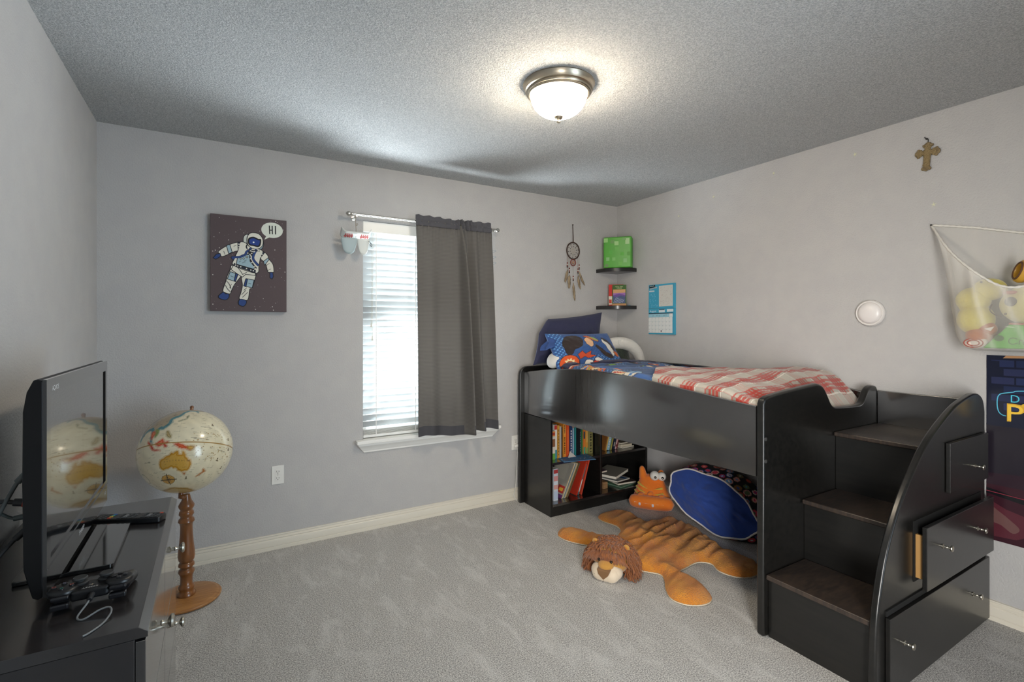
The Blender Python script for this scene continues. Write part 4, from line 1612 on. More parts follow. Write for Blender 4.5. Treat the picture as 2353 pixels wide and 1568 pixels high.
def col_pillow(u, v):
    """blue print: dark tuft, orange band, cream field, starburst, white and brown blobs"""
    c = paint('#2f548e', len(u))
    d = (np.sin(u * 60) * np.sin(v * 36) > .45) & ((v < -.35) & (u > -.1) | (u < -.62) | (u > .72) & (v < -.2))
    c[d] = lin('#6aa4d8')
    d = (np.sin(u * 70 + 2) * np.sin(v * 40) > .6) & (u > -.05) & (u < .45)
    c[d] = lin('#223f70')
    def blob(pts, col, ol=True, k=4):
        q = spline(pts, k, True) if k else pts
        dd = inside(q, u, v)
        if ol:
            e = polydist(q, u, v) < .014
            c[e] = lin('#1d1718')
        c[dd] = lin(col)
        return dd
    blob([(-.72, -.15), (-.74, .35), (-.55, .74), (-.25, .82), (-.10, .60), (-.16, .30), (-.30, .10), (-.46, .0), (-.56, -.2), (-.66, -.30)], '#2e2220')
    blob([(-.02, .58), (.08, .66), (.18, .50), (.16, .22), (.06, .12), (-.02, .28)], '#dcae86')
    blob([(-.44, -.30), (-.26, -.10), (-.20, -.28), (.02, -.10), (-.06, -.34), (.10, -.40), (-.14, -.50), (-.24, -.40), (-.40, -.54)], '#c8481f', k=0)
    blob([(.0, .78), (.18, .76), (.36, .60), (.38, .42), (.28, .48), (.12, .64)], '#cc5a26')
    blob([(.14, .74), (.30, .66), (.38, .48), (.32, .48), (.24, .60)], '#7aa860', False)
    blob([(.52, .52), (.64, .50), (.76, .20), (.78, -.25), (.68, -.40), (.62, -.1), (.56, .2)], '#e2ddd4')
    blob([(.54, .62), (.70, .56), (.84, .15), (.86, -.12), (.78, .05), (.70, .35)], '#2b2122')
    blob([(.24, .22), (.32, .18), (.44, -.15), (.66, -.42), (.60, -.55), (.40, -.40), (.28, -.05)], '#33241f')
    blob([(.76, -.18), (.88, -.2), (.90, -.42), (.80, -.40)], '#cf6426')
    blob([(-.28, -.72), (-.18, -.58), (-.04, -.66), (-.02, -.9), (-.28, -.92)], '#e6dfd6')
    blob([(-.02, -.70), (.10, -.62), (.22, -.75), (.20, -.92), (.0, -.92)], '#c63c2a')
    blob([(.02, -.62), (.14, -.5), (.34, -.72), (.30, -.92), (.20, -.75)], '#e6dfd6')
    for k in range(3):
        blob([(.10 + k * .07, -.70 - k * .05), (.14 + k * .07, -.66 - k * .05), (.15 + k * .07, -.76 - k * .05)], '#c63c2a', False)
    # round orange patch with a pale starburst and ring
    cx, cy = -.70, -.70
    rr = np.hypot((u - cx), (v - cy) * .62)
    c[rr < .265] = lin('#1d1718')
    c[rr < .25] = lin('#d2531f')
    an = np.arctan2((v - cy) * .62, u - cx)
    st = .10 + .06 * np.abs(((an * 10 / (2 * math.pi)) % 1) * 2 - 1)
    c[rr < st] = lin('#e4d2a2')
    c[rr < .072] = lin('#1d1718')
    c[rr < .062] = lin('#d2531f')
    c[rr < .038] = lin('#1d1718')
    c[rr < .028] = lin('#e6dfd6')
    return c


cf = col_pillow(U.ravel(), V_.ravel())
cb = paint('#34507c', 150 * 100)
b = MB()
b.grid(F)
b.grid(B)
pl = b.build('pillow', mcol, smooth=80, cols=np.concatenate([cf, cb]))
tag(pl, 'blue printed pillow with orange and cream shapes leaning on the navy pillow', 'pillow', 'bed pillows')
# open end of its case: a loose flap and the white pillow inside
b = MB()
b.ball((2.100, 2.925, 1.120), (.040, .075, .062), 24, 16, rot=Matrix.Rotation(R(25), 3, 'Y'))
b.build('inner_pillow', M('white_cotton', '#d4d2cd', .9, bump=(30, .3, .004)), pl, smooth=80, label='white inner pillow at the open end')
P = np.zeros((16, 14, 3))
for i in range(16):
    for j in range(14):
        u, v = i / 15, j / 13
        P[i, j] = (2.10 - .065 * u + .012 * math.sin(v * 7 + u * 4), 2.93 + .075 * v + .012 * math.sin(u * 8 + v * 2) - .025 * (1 - v), 1.305 - .115 * u * (.5 + .5 * v) - .05 * (1 - v))
b = MB()
b.grid(P)
fo = b.build('case_flap', M('blue_cotton', '#34508a', .85), pl, smooth=80)
s_ = fo.modifiers.new('thick', 'SOLIDIFY')
s_.thickness = .003

# white bolster-edged cushion with a dark middle behind it
cu_ = thing('cushion', (2.88, 3.03, 1.08), 'round white-rimmed cushion with a dark green middle at the bed head', 'cushion')
b = MB()
pts = []
for k in range(25):
    a_ = math.pi * k / 24
    pts.append((2.80 - .155 * math.cos(a_), 3.09 - .16 * (1 - math.cos(a_)) / 2, 1.055 + .175 * math.sin(a_) ** .85))
b.tube(pts, [.034 + .016 * math.sin(math.pi * k / 24) for k in range(25)], 16)
b.build('rim', M('white_fleece', '#d2cfc8', .95, bump=(90, .5, .006), sheen=.4), cu_, smooth=80)
b = MB()
b.ball((2.80, 3.035, 1.09), (.13, .06, .135), 28, 18)
b.build('middle', M('dark_green_plush', '#1f2a24', .95, bump=(60, .5, .008), var=(12, '#3a4634', .8), sheen=.3), cu_, smooth=80)
b = MB()
b.prism([(2.755, 1.222), (2.80, 1.222), (2.80, 1.255), (2.755, 1.255)], 'y', 2.968, 2.970, C('#dcdad4'))
b.build('label_tag', None, cu_, smooth=0)

# ------------------------------------------------------------------ books in the bookcase
def book(x, yf, z, th, dep, h, cov, label, group, lean=0.0, bands=(), page='#ddd5c2', soft=False, yaw=0.0, tilt=0.0, title=None, sidec=None):
    """standing book, spine to the room (-Y); x = left edge at the bottom, lean in degrees to the right"""
    X = Matrix.Translation((x, yf, z)) @ Matrix.Rotation(R(yaw), 4, 'Z') @ Matrix.Translation((th if lean > 0 else 0, 0, 0)) @ Matrix.Rotation(R(lean), 4, 'Y') @ Matrix.Translation((-th if lean > 0 else 0, 0, 0))
    t = thing('book', X.translation, label, 'book', group)
    b = MB()
    b.X = X
    mc = C(cov, .45)
    k = .0012 if soft else .002
    b.box(0, th, 0, k, 0, h, mc)
    b.box(0, k, k, dep, 0, h, C(sidec, .5) if sidec else mc)
    b.box(th - k, th, k, dep, 0, h, mc)
    b.build('cover', None, t, smooth=0)
    b = MB()
    b.X = X
    b.box(k, th - k, k, dep - .002, .002 if not soft else .0, h - .002, C(page))
    b.build('pages', None, t, smooth=0)
    if bands:
        a = Art((0, 0, 0), (1, 0, 0), (0, 0, 1), th, h)
        a.X = X
        for z0, z1, c_ in bands:
            if c_ == 'T':
                for q in range(9):
                    zz = z0 + (z1 - z0) * q / 9
                    a.rect(.3, zz, .7, zz + (z1 - z0) / 9 * (.45 + .3 * ((q * 7) % 3) / 2), title or '#e6e0d2', 2)
            else:
                a.rect(0.02, z0, .98, z1, c_, 1)
        a.build('spine_print', None, t, smooth=0, fix=False)
    return t


bx = lambda px: 2.128 + (px - 180) * .000632
GU = 'books on the upper left shelf of the bookcase'
zs = .3845
UL = [(168, 213, .210, '#d8cfc0', 'white spined book with green foot and brown picture, first from the bookcase side', ((0, .22, '#5f9a3c'), (.45, .72, '#8a5a3a'), (.82, .99, '#d8883a'), (.86, .95, '#b03a2a'))),
      (220, 258, .250, '#e4dfd6', 'white spined book with red top and teal foot', ((0, .26, '#3f8a96'), (.86, .99, '#b8342c'), (.36, .8, 'T')), ),
      (262, 283, .246, '#d29a3c', 'slim mustard yellow book beside the red-topped white book', ((.1, .9, 'T'),)),
      (286, 302, .238, '#bdb8b0', 'thin pale grey book left of the black spined one', ()),
      (304, 338, .225, '#241c19', 'thick black-brown book left of the wide amber one', ((.25, .6, '#3a2a22'),)),
      (341, 380, .258, '#dd8f34', 'wide amber book with dark lettering', ((.66, .98, '#e09a42'), (.12, .6, 'T'), (.70, .95, 'T'))),
      (383, 416, .258, '#d8562a', 'bright orange-red book right of the amber one', ((.0, .06, '#b8402a'), (.2, .8, '#dc6230'))),
      (419, 436, .222, '#6a3a72', 'thin purple book beside the orange-red one', ()),
      (439, 473, .252, '#263a66', 'navy blue book with pale lettering, right of the purple one', ((.15, .8, 'T'),)),
      (476, 488, .215, '#9fb6cc', 'very thin pale blue book between navy and orange', ()),
      (490, 507, .250, '#cf7a34', 'thin orange book with dark marks beside the teal one', ((.3, .8, 'T'),)),
      (510, 529, .250, '#2f8a8c', 'thin teal book left of the thick black one', ()),
      (532, 583, .245, '#15181c', 'thick plain black book in the middle of the upper row', ()),
      (586, 613, .210, '#1f3a5c', 'dark blue book with white lettering beside the thick black book', ((.12, .85, 'T'),)),
      (616, 631, .232, '#3c7a48', 'thin green book right of the lettered dark blue one', ()),
      (634, 658, .220, '#d87a34', 'orange book with a dark bar and green foot', ((0, .26, '#4a9a78'), (.55, .8, '#2c3a4c'))),
      (661, 683, .220, '#d9a04a', 'yellow-orange book with green foot, next to the dark-barred orange one', ((0, .25, '#4a9a78'),)),
      (685, 709, .222, '#d2923c', 'second yellow-orange book with green foot, next to the olive one', ((0, .22, '#7aa05a'), (.4, .9, '#dcae5c'))),
      (713, 777, .220, '#8a8450', 'thick olive book with a column of dark lettering', ((.05, .95, 'T'),)),
      (780, 799, .216, '#b4b04a', 'yellow-green book last on the right of the upper row', ())]
for i, q in enumerate(UL):
    x0, x1, h, c_, lab, bands = q[:6]
    ttl = {5: '#3a2413', 2: '#5a4420', 10: '#4a2a16', 18: '#3a3820'}.get(i)
    book(bx(x0), 2.985 + .008 * ((i * 5) % 3), zs, (x1 - x0) * .000632, .17, h, c_, lab, GU, bands=bands, title=ttl)

GR = 'leaning books on the upper right shelf of the bookcase'
UR = [(948, 966, .205, '#8a5a2c', 'brown leaning book, first on the upper right shelf', ()),
      (968, 984, .215, '#c09a4a', 'yellow leaning book beside the brown one', ((.1, .5, '#cfae62'),)),
      (987, 1030, .215, '#8fb8cc', 'light blue leaning book on the upper right shelf', ((.1, .9, 'T'),)),
      (1033, 1048, .21, '#6a7a4a', 'slim olive leaning book right of the light blue one', ()),
      (1051, 1066, .205, '#b0a050', 'slim khaki leaning book left of the navy one', ()),
      (1080, 1118, .195, '#1d2438', 'dark navy leaning book on the upper right shelf', ((.12, .3, 'T'),)),
      (1122, 1145, .185, '#d0a8a4', 'pale pink leaning book right of the navy one', ((.1, .2, '#7a3a3a'),)),
      (1149, 1163, .175, '#6a2c2a', 'thin maroon leaning book last in the leaning row', ())]
for x0, x1, h, c_, lab, bands in UR:
    book(bx(x0) + .012, 2.99, zs + .0002, (x1 - x0) * .000632, .15, h, c_, lab, GR, lean=15, bands=bands)


def flat_book(xc, yc, z, w_, d_, th, yaw, cov, label, group, page='#d8d0be', art=None, roll=0.0, pitch=0.0):
    X = Matrix.Translation((xc, yc, z)) @ Matrix.Rotation(R(yaw), 4, 'Z') @ Matrix.Rotation(R(pitch), 4, 'Y') @ Matrix.Rotation(R(roll), 4, 'X')
    t = thing('book', X.translation, label, 'book', group)
    mc = C(cov, .45)
    b = MB()
    b.X = X
    b.box(-w_ / 2, w_ / 2, -d_ / 2, d_ / 2, 0, .0018, mc)
    b.box(-w_ / 2, w_ / 2, -d_ / 2, d_ / 2, th - .0018, th, mc)
    b.box(-w_ / 2, w_ / 2, d_ / 2 - .002, d_ / 2, .0018, th - .0018, mc)
    b.build('cover', None, t, smooth=0)
    b = MB()
    b.X = X
    b.box(-w_ / 2 + .002, w_ / 2 - .002, -d_ / 2 + .002, d_ / 2 - .002, .0018, th - .0018, C(page))
    b.build('pages', None, t, smooth=0)
    if art:
        a = Art((-w_ / 2, -d_ / 2, th), (1, 0, 0), (0, 1, 0), w_, d_)
        a.X = X
        art(a)
        a.build('cover_print', None, t, smooth=0, fix=False)
    return t


GS = 'small books stacked flat on the upper right shelf'
flat_book(2.862, 3.06, zs, .135, .17, .013, 4, '#7a766c', 'grey book at the bottom of the small flat stack on the upper right shelf', GS)
flat_book(2.850, 3.06, zs + .0132, .122, .17, .018, -2, '#d2c8b4', 'cream book in the middle of the small flat stack', GS, page='#cfc4ac')
flat_book(2.838, 3.07, zs + .0314, .085, .15, .011, 6, '#a89e8a', 'small tan book on top of the flat stack on the upper right shelf', GS)

# lower left: white boxed book, then magazines leaning right
GL = 'books and magazines on the lower left shelf of the bookcase'
z0 = .0865
book(bx(176), 2.97, z0, .038, .20, .232, '#c9d2dc', 'upright white and pale blue book in the lower left corner of the bookcase', GL, bands=((.86, .98, '#b03a3a'), (.62, .78, '#c98a8a'), (.36, .5, '#cf9a94'), (.04, .3, '#b4c4dc')))
mags = [(.004, '#9a968c', 'grey covered magazine with red badge and purple foot leaning at the front of the row', '#9d9a90'),
        (.006, '#c9a24a', 'yellow edged magazine leaning beside the grey covered one', None),
        (.007, '#dcd6c6', 'white magazine leaning right of the yellow edged one', None),
        (.005, '#7f8a8c', 'thin grey-blue magazine leaning in the middle of the row', None),
        (.009, '#cbbf9e', 'cream magazine leaning in the middle of the row', None),
        (.010, '#a58a5c', 'tan book leaning left of the thin dark one', None),
        (.008, '#6a5a40', 'dark olive book leaning left of the first red folder', None)]
xx = 2.196
for i, (th, c_, lab_, sc_) in enumerate(mags):
    t_ = book(xx, 2.975 + .004 * (i % 3), z0 + .0004, th, .21, .27 - .006 * (i % 2), c_, lab_, GL, lean=26, soft=True, page='#ddd6c4', sidec=sc_)
    if i == 0:
        X = Matrix.Translation((xx, 2.975, z0 + .0004)) @ Matrix.Translation((th, 0, 0)) @ Matrix.Rotation(R(26), 4, 'Y') @ Matrix.Translation((-th, 0, 0))
        a = Art((-.0004, .21, 0), (0, -1, 0), (0, 0, 1), .21, .27)
        a.X = X
        a.n = Vector((-1, 0, 0))
        a.rect(0, 0, 1, .10, '#5a2f6a', 1)
        a.rect(.62, .14, .98, .34, '#b0302a', 1)
        a.rect(.70, .19, .92, .28, '#d8a83a', 2)
        a.rect(.3, .12, .55, .3, '#4a4a4c', 1)
        a.rect(.05, .5, .8, .92, '#a8a498', 1)
        a.build('cover_print', None, t_, smooth=0, fix=False)
    xx += th * 1.16 + .001
book(2.332, 2.975, z0 + .0004, .012, .20, .262, '#c23a26', 'first red folder leaning in the lower left of the bookcase', GL, lean=22, soft=True)
book(2.357, 2.985, z0 + .0004, .010, .20, .235, '#4a7a80', 'teal and white booklet leaning between two red folders', GL, lean=20, soft=True, bands=((.1, .5, '#d8dcd8'),))
book(2.380, 2.975, z0 + .0004, .011, .20, .268, '#c8442c', 'second red folder, last on the right of the lower left row', GL, lean=17, soft=True, bands=((0, .98, '#d24a30'),))


def bluemag(a):
    a.rect(0, 0, 1, 1, '#4f86b4', 1)
    r = random.Random(4)
    for k in range(150):
        x, y = r.uniform(.02, .98), r.uniform(.02, .98)
        if y > .45 and .25 < x < .8:
            continue
        a.ell(x, y, r.uniform(.008, .03), r.uniform(.008, .03), r.choice(('#9ab4c8', '#b86a72', '#3a5f9a', '#c8ccd0', '#8a6a8c')), 2, 8)
    a.poly([(.2, .42), (.8, .5), (.78, .9), (.3, .86)], '#3f80b8', 2.5)


t = flat_book(2.305, 2.955, .3848, .255, .20, .004, -14, '#5a86ac', 'blue patterned magazine lying flat and jutting out over the shelf edge', GU, art=bluemag)
b = MB()
b.add([(2.245, 2.955, .391), (2.32, 2.955, .391), (2.278, 2.975, .432), (2.245, 2.9565, .391), (2.32, 2.9565, .391), (2.278, 2.9765, .432)], [(0, 1, 2), (5, 4, 3), (0, 3, 4, 1), (1, 4, 5, 2), (2, 5, 3, 0)], C('#cfc9c2'))
b.build('raised_page', None, t, smooth=0, label='white page corner sticking up')

# lower right: untidy pile
GP = 'untidy pile on the lower right shelf of the bookcase'
b = MB()
b.X = Matrix.Translation((2.640, 3.02, z0))
b.box(-.022, .022, -.03, .03, 0, .052, M('pale_wood_block', '#a8825a', .6, var=(8, '#8a6844', .8), wood=(1, 1, 12)))
tag(b.build('wooden_block', None, bevel=.002), 'small pale wooden block under the left end of the untidy pile', 'block')


def bw_art(a):
    a.rect(0, 0, 1, 1, '#a9adac', 1)
    a.poly([(.62, 0), (.84, 0), (.84, 1), (.62, 1)], '#2f5f94', 2)
    for k in range(10):
        a.ell(.1 + .05 * k, .2 + .07 * ((k * 3) % 9), .06, .04, ('#c8c8c0', '#8a9290', '#d0ccc0')[k % 3], 2, 8)


flat_book(2.835, 3.03, z0, .20, .16, .012, 10, '#2c6a4a', 'dark green book at the bottom of the untidy pile', GP, page='#6a7a68')
flat_book(2.850, 3.04, z0 + .0124, .18, .16, .016, -6, '#4a3a34', 'dark patterned book on the green one in the untidy pile', GP)
flat_book(2.735, 3.02, z0 + .062, .19, .21, .010, 16, '#b8bab6', 'grey and blue picture book lying across the wooden block', GP, art=bw_art, pitch=4)
flat_book(2.745, 3.04, z0 + .094, .23, .19, .022, 22, '#8f8a7e', 'thick grey covered book with white pages on top of the pile', GP, page='#e0dacb', pitch=-3)
flat_book(2.625, 3.06, z0 + .124, .075, .12, .015, 8, '#5a4450', 'small dark book resting on the left end of the thick grey book', GP, page='#d8cdb8')
b = MB()
b.X = Matrix.Translation((2.636, 3.19, z0)) @ Matrix.Rotation(R(-6), 4, 'X')
b.box(-.03, .03, 0, .004, 0, .262, C('#9aa0a0', .4))
tag(b.build('card', None, smooth=0), 'grey card standing upright behind the untidy pile', 'card')

# ------------------------------------------------------------------ lion rug
mfur = M('golden_plush', '#cf7818', .95, bump=(170, .9, .012, 4), var=(9, '#df942a', .9), sheen=.3)
mfur2 = M('golden_plush_dark', '#b06a1c', .95, bump=(70, .7, .012, 4), var=(9, '#c8882c', .9), sheen=.5)
lion = thing('lion_rug', (2.3, 2.1, 0), 'golden plush lion rug with brown mane lying flat on the carpet', 'plush rug')
OUT = [(1.958, 2.675), (2.010, 2.680), (2.075, 2.590), (2.145, 2.450), (2.20, 2.40), (2.262, 2.435), (2.31, 2.47), (2.34, 2.545), (2.315, 2.66), (2.345, 2.735), (2.43, 2.75), (2.515, 2.735), (2.575, 2.66), (2.565, 2.555),
       (2.55, 2.47), (2.61, 2.445), (2.675, 2.455), (2.735, 2.425), (2.755, 2.33), (2.74, 2.20), (2.70, 2.08), (2.66, 2.0), (2.645, 1.925), (2.67, 1.84), (2.66, 1.74), (2.59, 1.665), (2.50, 1.645), (2.42, 1.69), (2.395, 1.78),
       (2.43, 1.86), (2.38, 1.91), (2.27, 1.90), (2.195, 1.885), (2.20, 1.82), (2.185, 1.72), (2.13, 1.625), (2.06, 1.60), (1.98, 1.635), (1.945, 1.71), (1.985, 1.79), (2.06, 1.87), (2.085, 1.925), (2.04, 1.99), (1.985, 2.08),
       (1.965, 2.20), (2.01, 2.31), (2.02, 2.36), (1.965, 2.43), (1.915, 2.52), (1.905, 2.61)]
po = spline(OUT, 14, True)
st = .009
gx = np.arange(1.88, 2.86, st)
gy = np.arange(1.58, 2.78, st)
GX, GY = np.meshgrid(gx, gy, indexing='ij')
ins = inside(po, GX, GY)
dist = polydist(po, GX, GY)
keep = set()
vid = {}
verts, faces = [], []
pa = np.array(po)
for i in range(len(gx) - 1):
    for j in range(len(gy) - 1):
        c4 = [(i, j), (i + 1, j), (i + 1, j + 1), (i, j + 1)]
        if sum(ins[q] for q in c4) >= 3:
            f = []
            for q in c4:
                if q not in vid:
                    vid[q] = len(verts)
                    x, y = GX[q], GY[q]
                    d = dist[q] if ins[q] else 0.0
                    if not ins[q]:
                        n_ = pa[np.argmin((pa[:, 0] - x) ** 2 + (pa[:, 1] - y) ** 2)]
                        x, y = float(n_[0]), float(n_[1])
                    body = math.exp(-(((x - 2.38) / .36) ** 4 + ((y - 2.17) / .30) ** 4))
                    h = .010 + .022 * (1 - math.exp(-d / .018)) + .018 * (1 - math.exp(-d / .08))
                    al, ac = x * .97 + y * .23, -x * .23 + y * .97
                    al2 = al + .05 * nz(x * 6, y * 6, 8)
                    ac2 = ac + .04 * nz(x * 5, y * 5, 3)
                    wrk = .034 * (1 - abs(nz(al2 * 3.2, ac2 * 13, 2.0)) * 2.2) - .012 + .012 * nz(al2 * 6, ac2 * 24, 5.0) + .004 * nz(x * 40, y * 40, 1)
                    h += wrk * min(1, d / .04) * (.35 + .9 * body)
                    verts.append((x, y, h))
                f.append(vid[q])
            faces.append(tuple(f))
b = MB()
b.add(verts, faces, mfur)
ec = {}
for f in faces:
    for q in range(len(f)):
        k2 = tuple(sorted((f[q], f[(q + 1) % len(f)])))
        ec[k2] = ec.get(k2, 0) + 1
for k2, n_ in ec.items():
    if n_ == 1:
        for vi in k2:
            x, y, _ = b.V[vi]
            q = pa[np.argmin((pa[:, 0] - x) ** 2 + (pa[:, 1] - y) ** 2)]
            b.V[vi] = (float(q[0]), float(q[1]), .010)
bo = b.build('body', None, lion, smooth=80)
s_ = bo.modifiers.new('smooth', 'SMOOTH')
s_.iterations = 1
# pale lining that shows as a rim under the fur
b = MB()
b.prism([(x, y) for x, y in po[::4]], 'z', .003, .0095)
b.build('lining', M('cream_lining', '#d8c8ae', .9), lion, smooth=30, bevel=.003, label='cream lining rim')
# head
HC_ = Vector((1.885, 2.085, .092))
fd = Vector((-.88, -.50, -.20)).normalized()
up = Vector((0, 0, 1))
sd = fd.cross(up).normalized()           # towards the lion's left = picture right
up = sd.cross(fd).normalized()
RH = Matrix((sd, up, -fd)).transposed()  # local x side, y up, z back
hp = lambda a_, b_, c_: HC_ + sd * a_ + up * b_ + fd * c_
b = MB()
b.ball(HC_, (.105, .085, .095), 32, 20, rot=RH)
b.build('head', M('golden_plush_face', '#b9853a', .95, bump=(80, .4, .006), sheen=.4), lion, smooth=80)
b = MB()
mz = M('cream_plush', '#d9c7ae', .9, bump=(90, .25, .004), sheen=.3)
b.ball(hp(.004, -.036, .078), (.086, .050, .066), 32, 20, mz, rot=RH)
b.ball(hp(-.026, -.038, .096), (.048, .042, .046), 24, 16, mz, rot=RH)
b.ball(hp(.034, -.038, .094), (.048, .042, .046), 24, 16, mz, rot=RH)
b.build('muzzle', None, lion, smooth=80, label='cream muzzle')
b = MB()
b.ball(hp(.002, .008, .090), (.044, .024, .040), 24, 16, rot=RH)
b.build('nose_bridge', M('golden_plush_face'), lion, smooth=80)
b = MB()
pts = [hp(-.036, .004, .138), hp(.040, .004, .138), hp(.030, -.020, .147), hp(.003, -.050, .146), hp(-.025, -.020, .147)]
pts2 = [p - fd * .03 for p in pts]
b.add(pts + pts2, [(0, 1, 2, 3, 4), (9, 8, 7, 6, 5)] + [(k, (k + 1) % 5, 5 + (k + 1) % 5, 5 + k) for k in range(5)], M('brown_nose_cloth', '#7a5632', .7, sheen=.3))
b.build('nose', None, lion, smooth=30, bevel=.006, seg=3, label='brown cloth nose')
for s_ in (-1, 1):
    b = MB()
    b.ball(hp(.006 + s_ * .034, .030, .090), .0085, 16, 12, C('#2a1c12', .15))
    b.build('eye', None, lion, smooth=80, label='dark bead eye')
    b = MB()
    b.ball(hp(s_ * .088, .072, .004), (.018, .021, .010), 20, 14, rot=RH, m=M('golden_plush_face'))
    b.ball(hp(s_ * .087, .072, .012), (.010, .013, .005), 16, 10, rot=RH, m=M('golden_plush_dark'))
    b.build('ear', None, lion, smooth=80)
b = MB()
for x, y in ((.052, -.030), (.066, -.036), (.055, -.046), (.070, -.048)):
    b.ball(hp(x, y, .134 - .55 * (x - .05)), .0030, 8, 6)
b.tube(spline([hp(.004, -.050, .140), hp(.008, -.066, .133), hp(.030, -.074, .124), hp(.052, -.070, .114)], 6), .0014, 6)
b.build('mouth_stitching', C('#5a4630'), lion)
r4 = random.Random(21)
b = MB()
mm = M('brown_mane', '#7c4520', .9, bump=(200, .4, .003), var=(50, '#9a5c2c', .9), sheen=.4)
b.ball(HC_ - fd * .018 + up * .006, (.112, .090, .088), 28, 18, mm, rot=RH)
nL = 2600
for k in range(nL):
    # root on the head ball away from the face
    th_ = math.acos(r4.uniform(-.28, 1))
    ph = r4.uniform(0, 2 * math.pi)
    lx, ly, lz = math.sin(th_) * math.cos(ph), math.sin(th_) * math.sin(ph), -math.cos(th_)
    # th 0 -> back of head; up to ~ 45 deg from the face axis
    c_ = (-lz)
    dirv = sd * lx + up * ly - fd * c_
    if ly < -.30 and abs(lx) < .75 and c_ < .12:
        continue
    root = HC_ + sd * lx * .100 + up * ly * .082 - fd * c_ * .09
    L = r4.uniform(.055, .10)
    fl_ = (dirv * .8 + Vector((r4.uniform(-.5, .5), r4.uniform(-.5, .5), r4.uniform(-.2, .3))) + fd * (.35 if c_ < .2 else -.1)).normalized()
    pts = []
    for q in range(6):
        s = q / 5
        p = root + fl_ * L * s * (1 - .25 * s) + Vector((0, 0, -.75)) * L * s * s + sd * .006 * math.sin(s * 9 + k) + up * .004 * math.sin(s * 12 + 2 * k)
        p.z = max(p.z, .006)
        pts.append(p)
    b.tube(pts, [.0032, .0040, .0038, .0032, .0022, .0006], 4)
for k in range(170):                            # fringe hanging over the brow
    a_ = r4.uniform(-.085, .10)
    root = hp(a_, .070 - abs(a_) * .25, .050)
    L = r4.uniform(.035, .060)
    tip = hp(a_ * 1.35 + r4.uniform(-.012, .012), .070 - L * (.9 + 3 * abs(a_)), .094 - abs(a_) * .2)
    mid = root.lerp(tip, .5) + fd * .014 + up * .010
    b.tube(spline([root, mid, tip], 3), [.003, .0036, .0038, .0036, .003, .002, .0008], 4)
b.build('mane', mm, lion, smooth=80, label='shaggy brown mane')

# ------------------------------------------------------------------ orange plush monster
mor = M('orange_plush', '#e0701a', .95, bump=(90, .5, .006), sheen=.4, var=(8, '#e8842a', .8))
cat = thing('plush_toy', (2.87, 2.72, 0), 'orange plush monster with bulging eyes and two teeth beside the bookcase', 'plush toy')
ctr = Vector((2.865, 2.715, 0))
fw = Vector((-.80, -.60, 0)).normalized()        # it faces the room
rt = Vector((-fw.y, fw.x, 0)) * 1.0              # picture right
if rt.dot(Vector((1, -1, 0))) < 0:
    rt = -rt
Q = lambda a_, h_, c_: ctr + rt * a_ + Vector((0, 0, h_ * .88)) + fw * c_
b = MB()
nH, nT = 26, 40
P = np.zeros((nH, nT, 3))
for i in range(nH):
    t_ = i / (nH - 1)
    h_ = .04 + .215 * t_
    hw = (.158 - .082 * t_ ** .85) * (1 if t_ < .93 else math.sqrt(max(.02, 1 - ((t_ - .93) / .07) ** 2)))
    dp = (.085 - .045 * t_) * (1 if t_ < .93 else math.sqrt(max(.02, 1 - ((t_ - .93) / .07) ** 2)))
    for j in range(nT):
        a_ = 2 * math.pi * j / nT
        ca, sa = math.cos(a_), math.sin(a_)
        P[i, j] = Q(hw * math.copysign(abs(ca) ** .8, ca) - .012 * t_, h_, dp * math.copysign(abs(sa) ** .9, sa) + .025 - .07 * t_)
b.grid(P, mor, cv=True)
b.add([tuple(v) for v in P[-1]], [tuple(range(nT))], mor)
b.build('body', None, cat, smooth=80)
b = MB()
n_ = 17
P = []
rr = []
for k in range(n_):
    u = k / (n_ - 1) * 2 - 1
    P.append(Q(u * .165, .058, .080 + .020 * (1 - u * u)))
    rr.append(.047 * (1 - abs(u) ** 7) ** .5 + .004)
b.tube(P, rr, 18)
b.build('lower_lip', mor, cat, smooth=80)
for s_, nm in ((-1, 'tall'), (1, 'short')):
    b = MB()
    base = Q(s_ * .058 - .012, .225, -.03)
    tip = Q(s_ * .075 - .012, .318 if s_ < 0 else .300, -.045)
    b.tube(spline([base, base.lerp(tip, .5), tip], 5), [.036, .033, .031, .029, .027, .025, .023, .021, .018, .014, .006], 14)
    b.build('horn', mor, cat, smooth=80)
for x, r_ in ((.030, .036), (.082, .032)):
    e = b = MB()
    b.ball(Q(x - .012, .262, .012), r_, 24, 16, M('white_felt', '#dcd8cf', .7))
    ey = b.build('eye', None, cat, smooth=80, label='white bulging eye')
    b = MB()
    b.ball(Q(x - .004, .258, .012 + r_ * .93), (.010, .010, .010), 16, 10, C('#0f0d0d', .25))
    b.ball(Q(x - .004, .258, .012 + r_ * .93 + .0085), .0035, 10, 8, C('#d8d4cc'))
    b.build('pupil', None, ey, smooth=80)
b = MB()
my = M('yellow_stripe_plush', '#c9a83c', .95, sheen=.3)
for (x, h_, ln, d_) in ((-.105, .185, .075, 1), (-.118, .150, .085, 1), (-.128, .118, .095, 1), (.075, .165, .06, -1), (.085, .125, .07, -1)):
    for_ = []
    for q, wd in ((0, .009), (.35, .007), (.7, .004), (1, .0005)):
        xx_ = x + d_ * ln * q
        hh = h_ - .03 * q * (1 if d_ > 0 else .3)
        # find depth on the body
        t_ = (hh - .04) / .215
        hw = .158 - .082 * t_ ** .85
        dp = .085 - .045 * t_
        ca = max(-1, min(1, (xx_ + .012 * t_) / hw))
        sa = (1 - abs(ca) ** (2 / .8)) ** .45 if abs(ca) < 1 else 0
        for_.append((xx_, hh, dp * sa + .028 - .07 * t_, wd))
    b.tube([Q(*f[:3]) for f in for_], [f[3] for f in for_], 8)
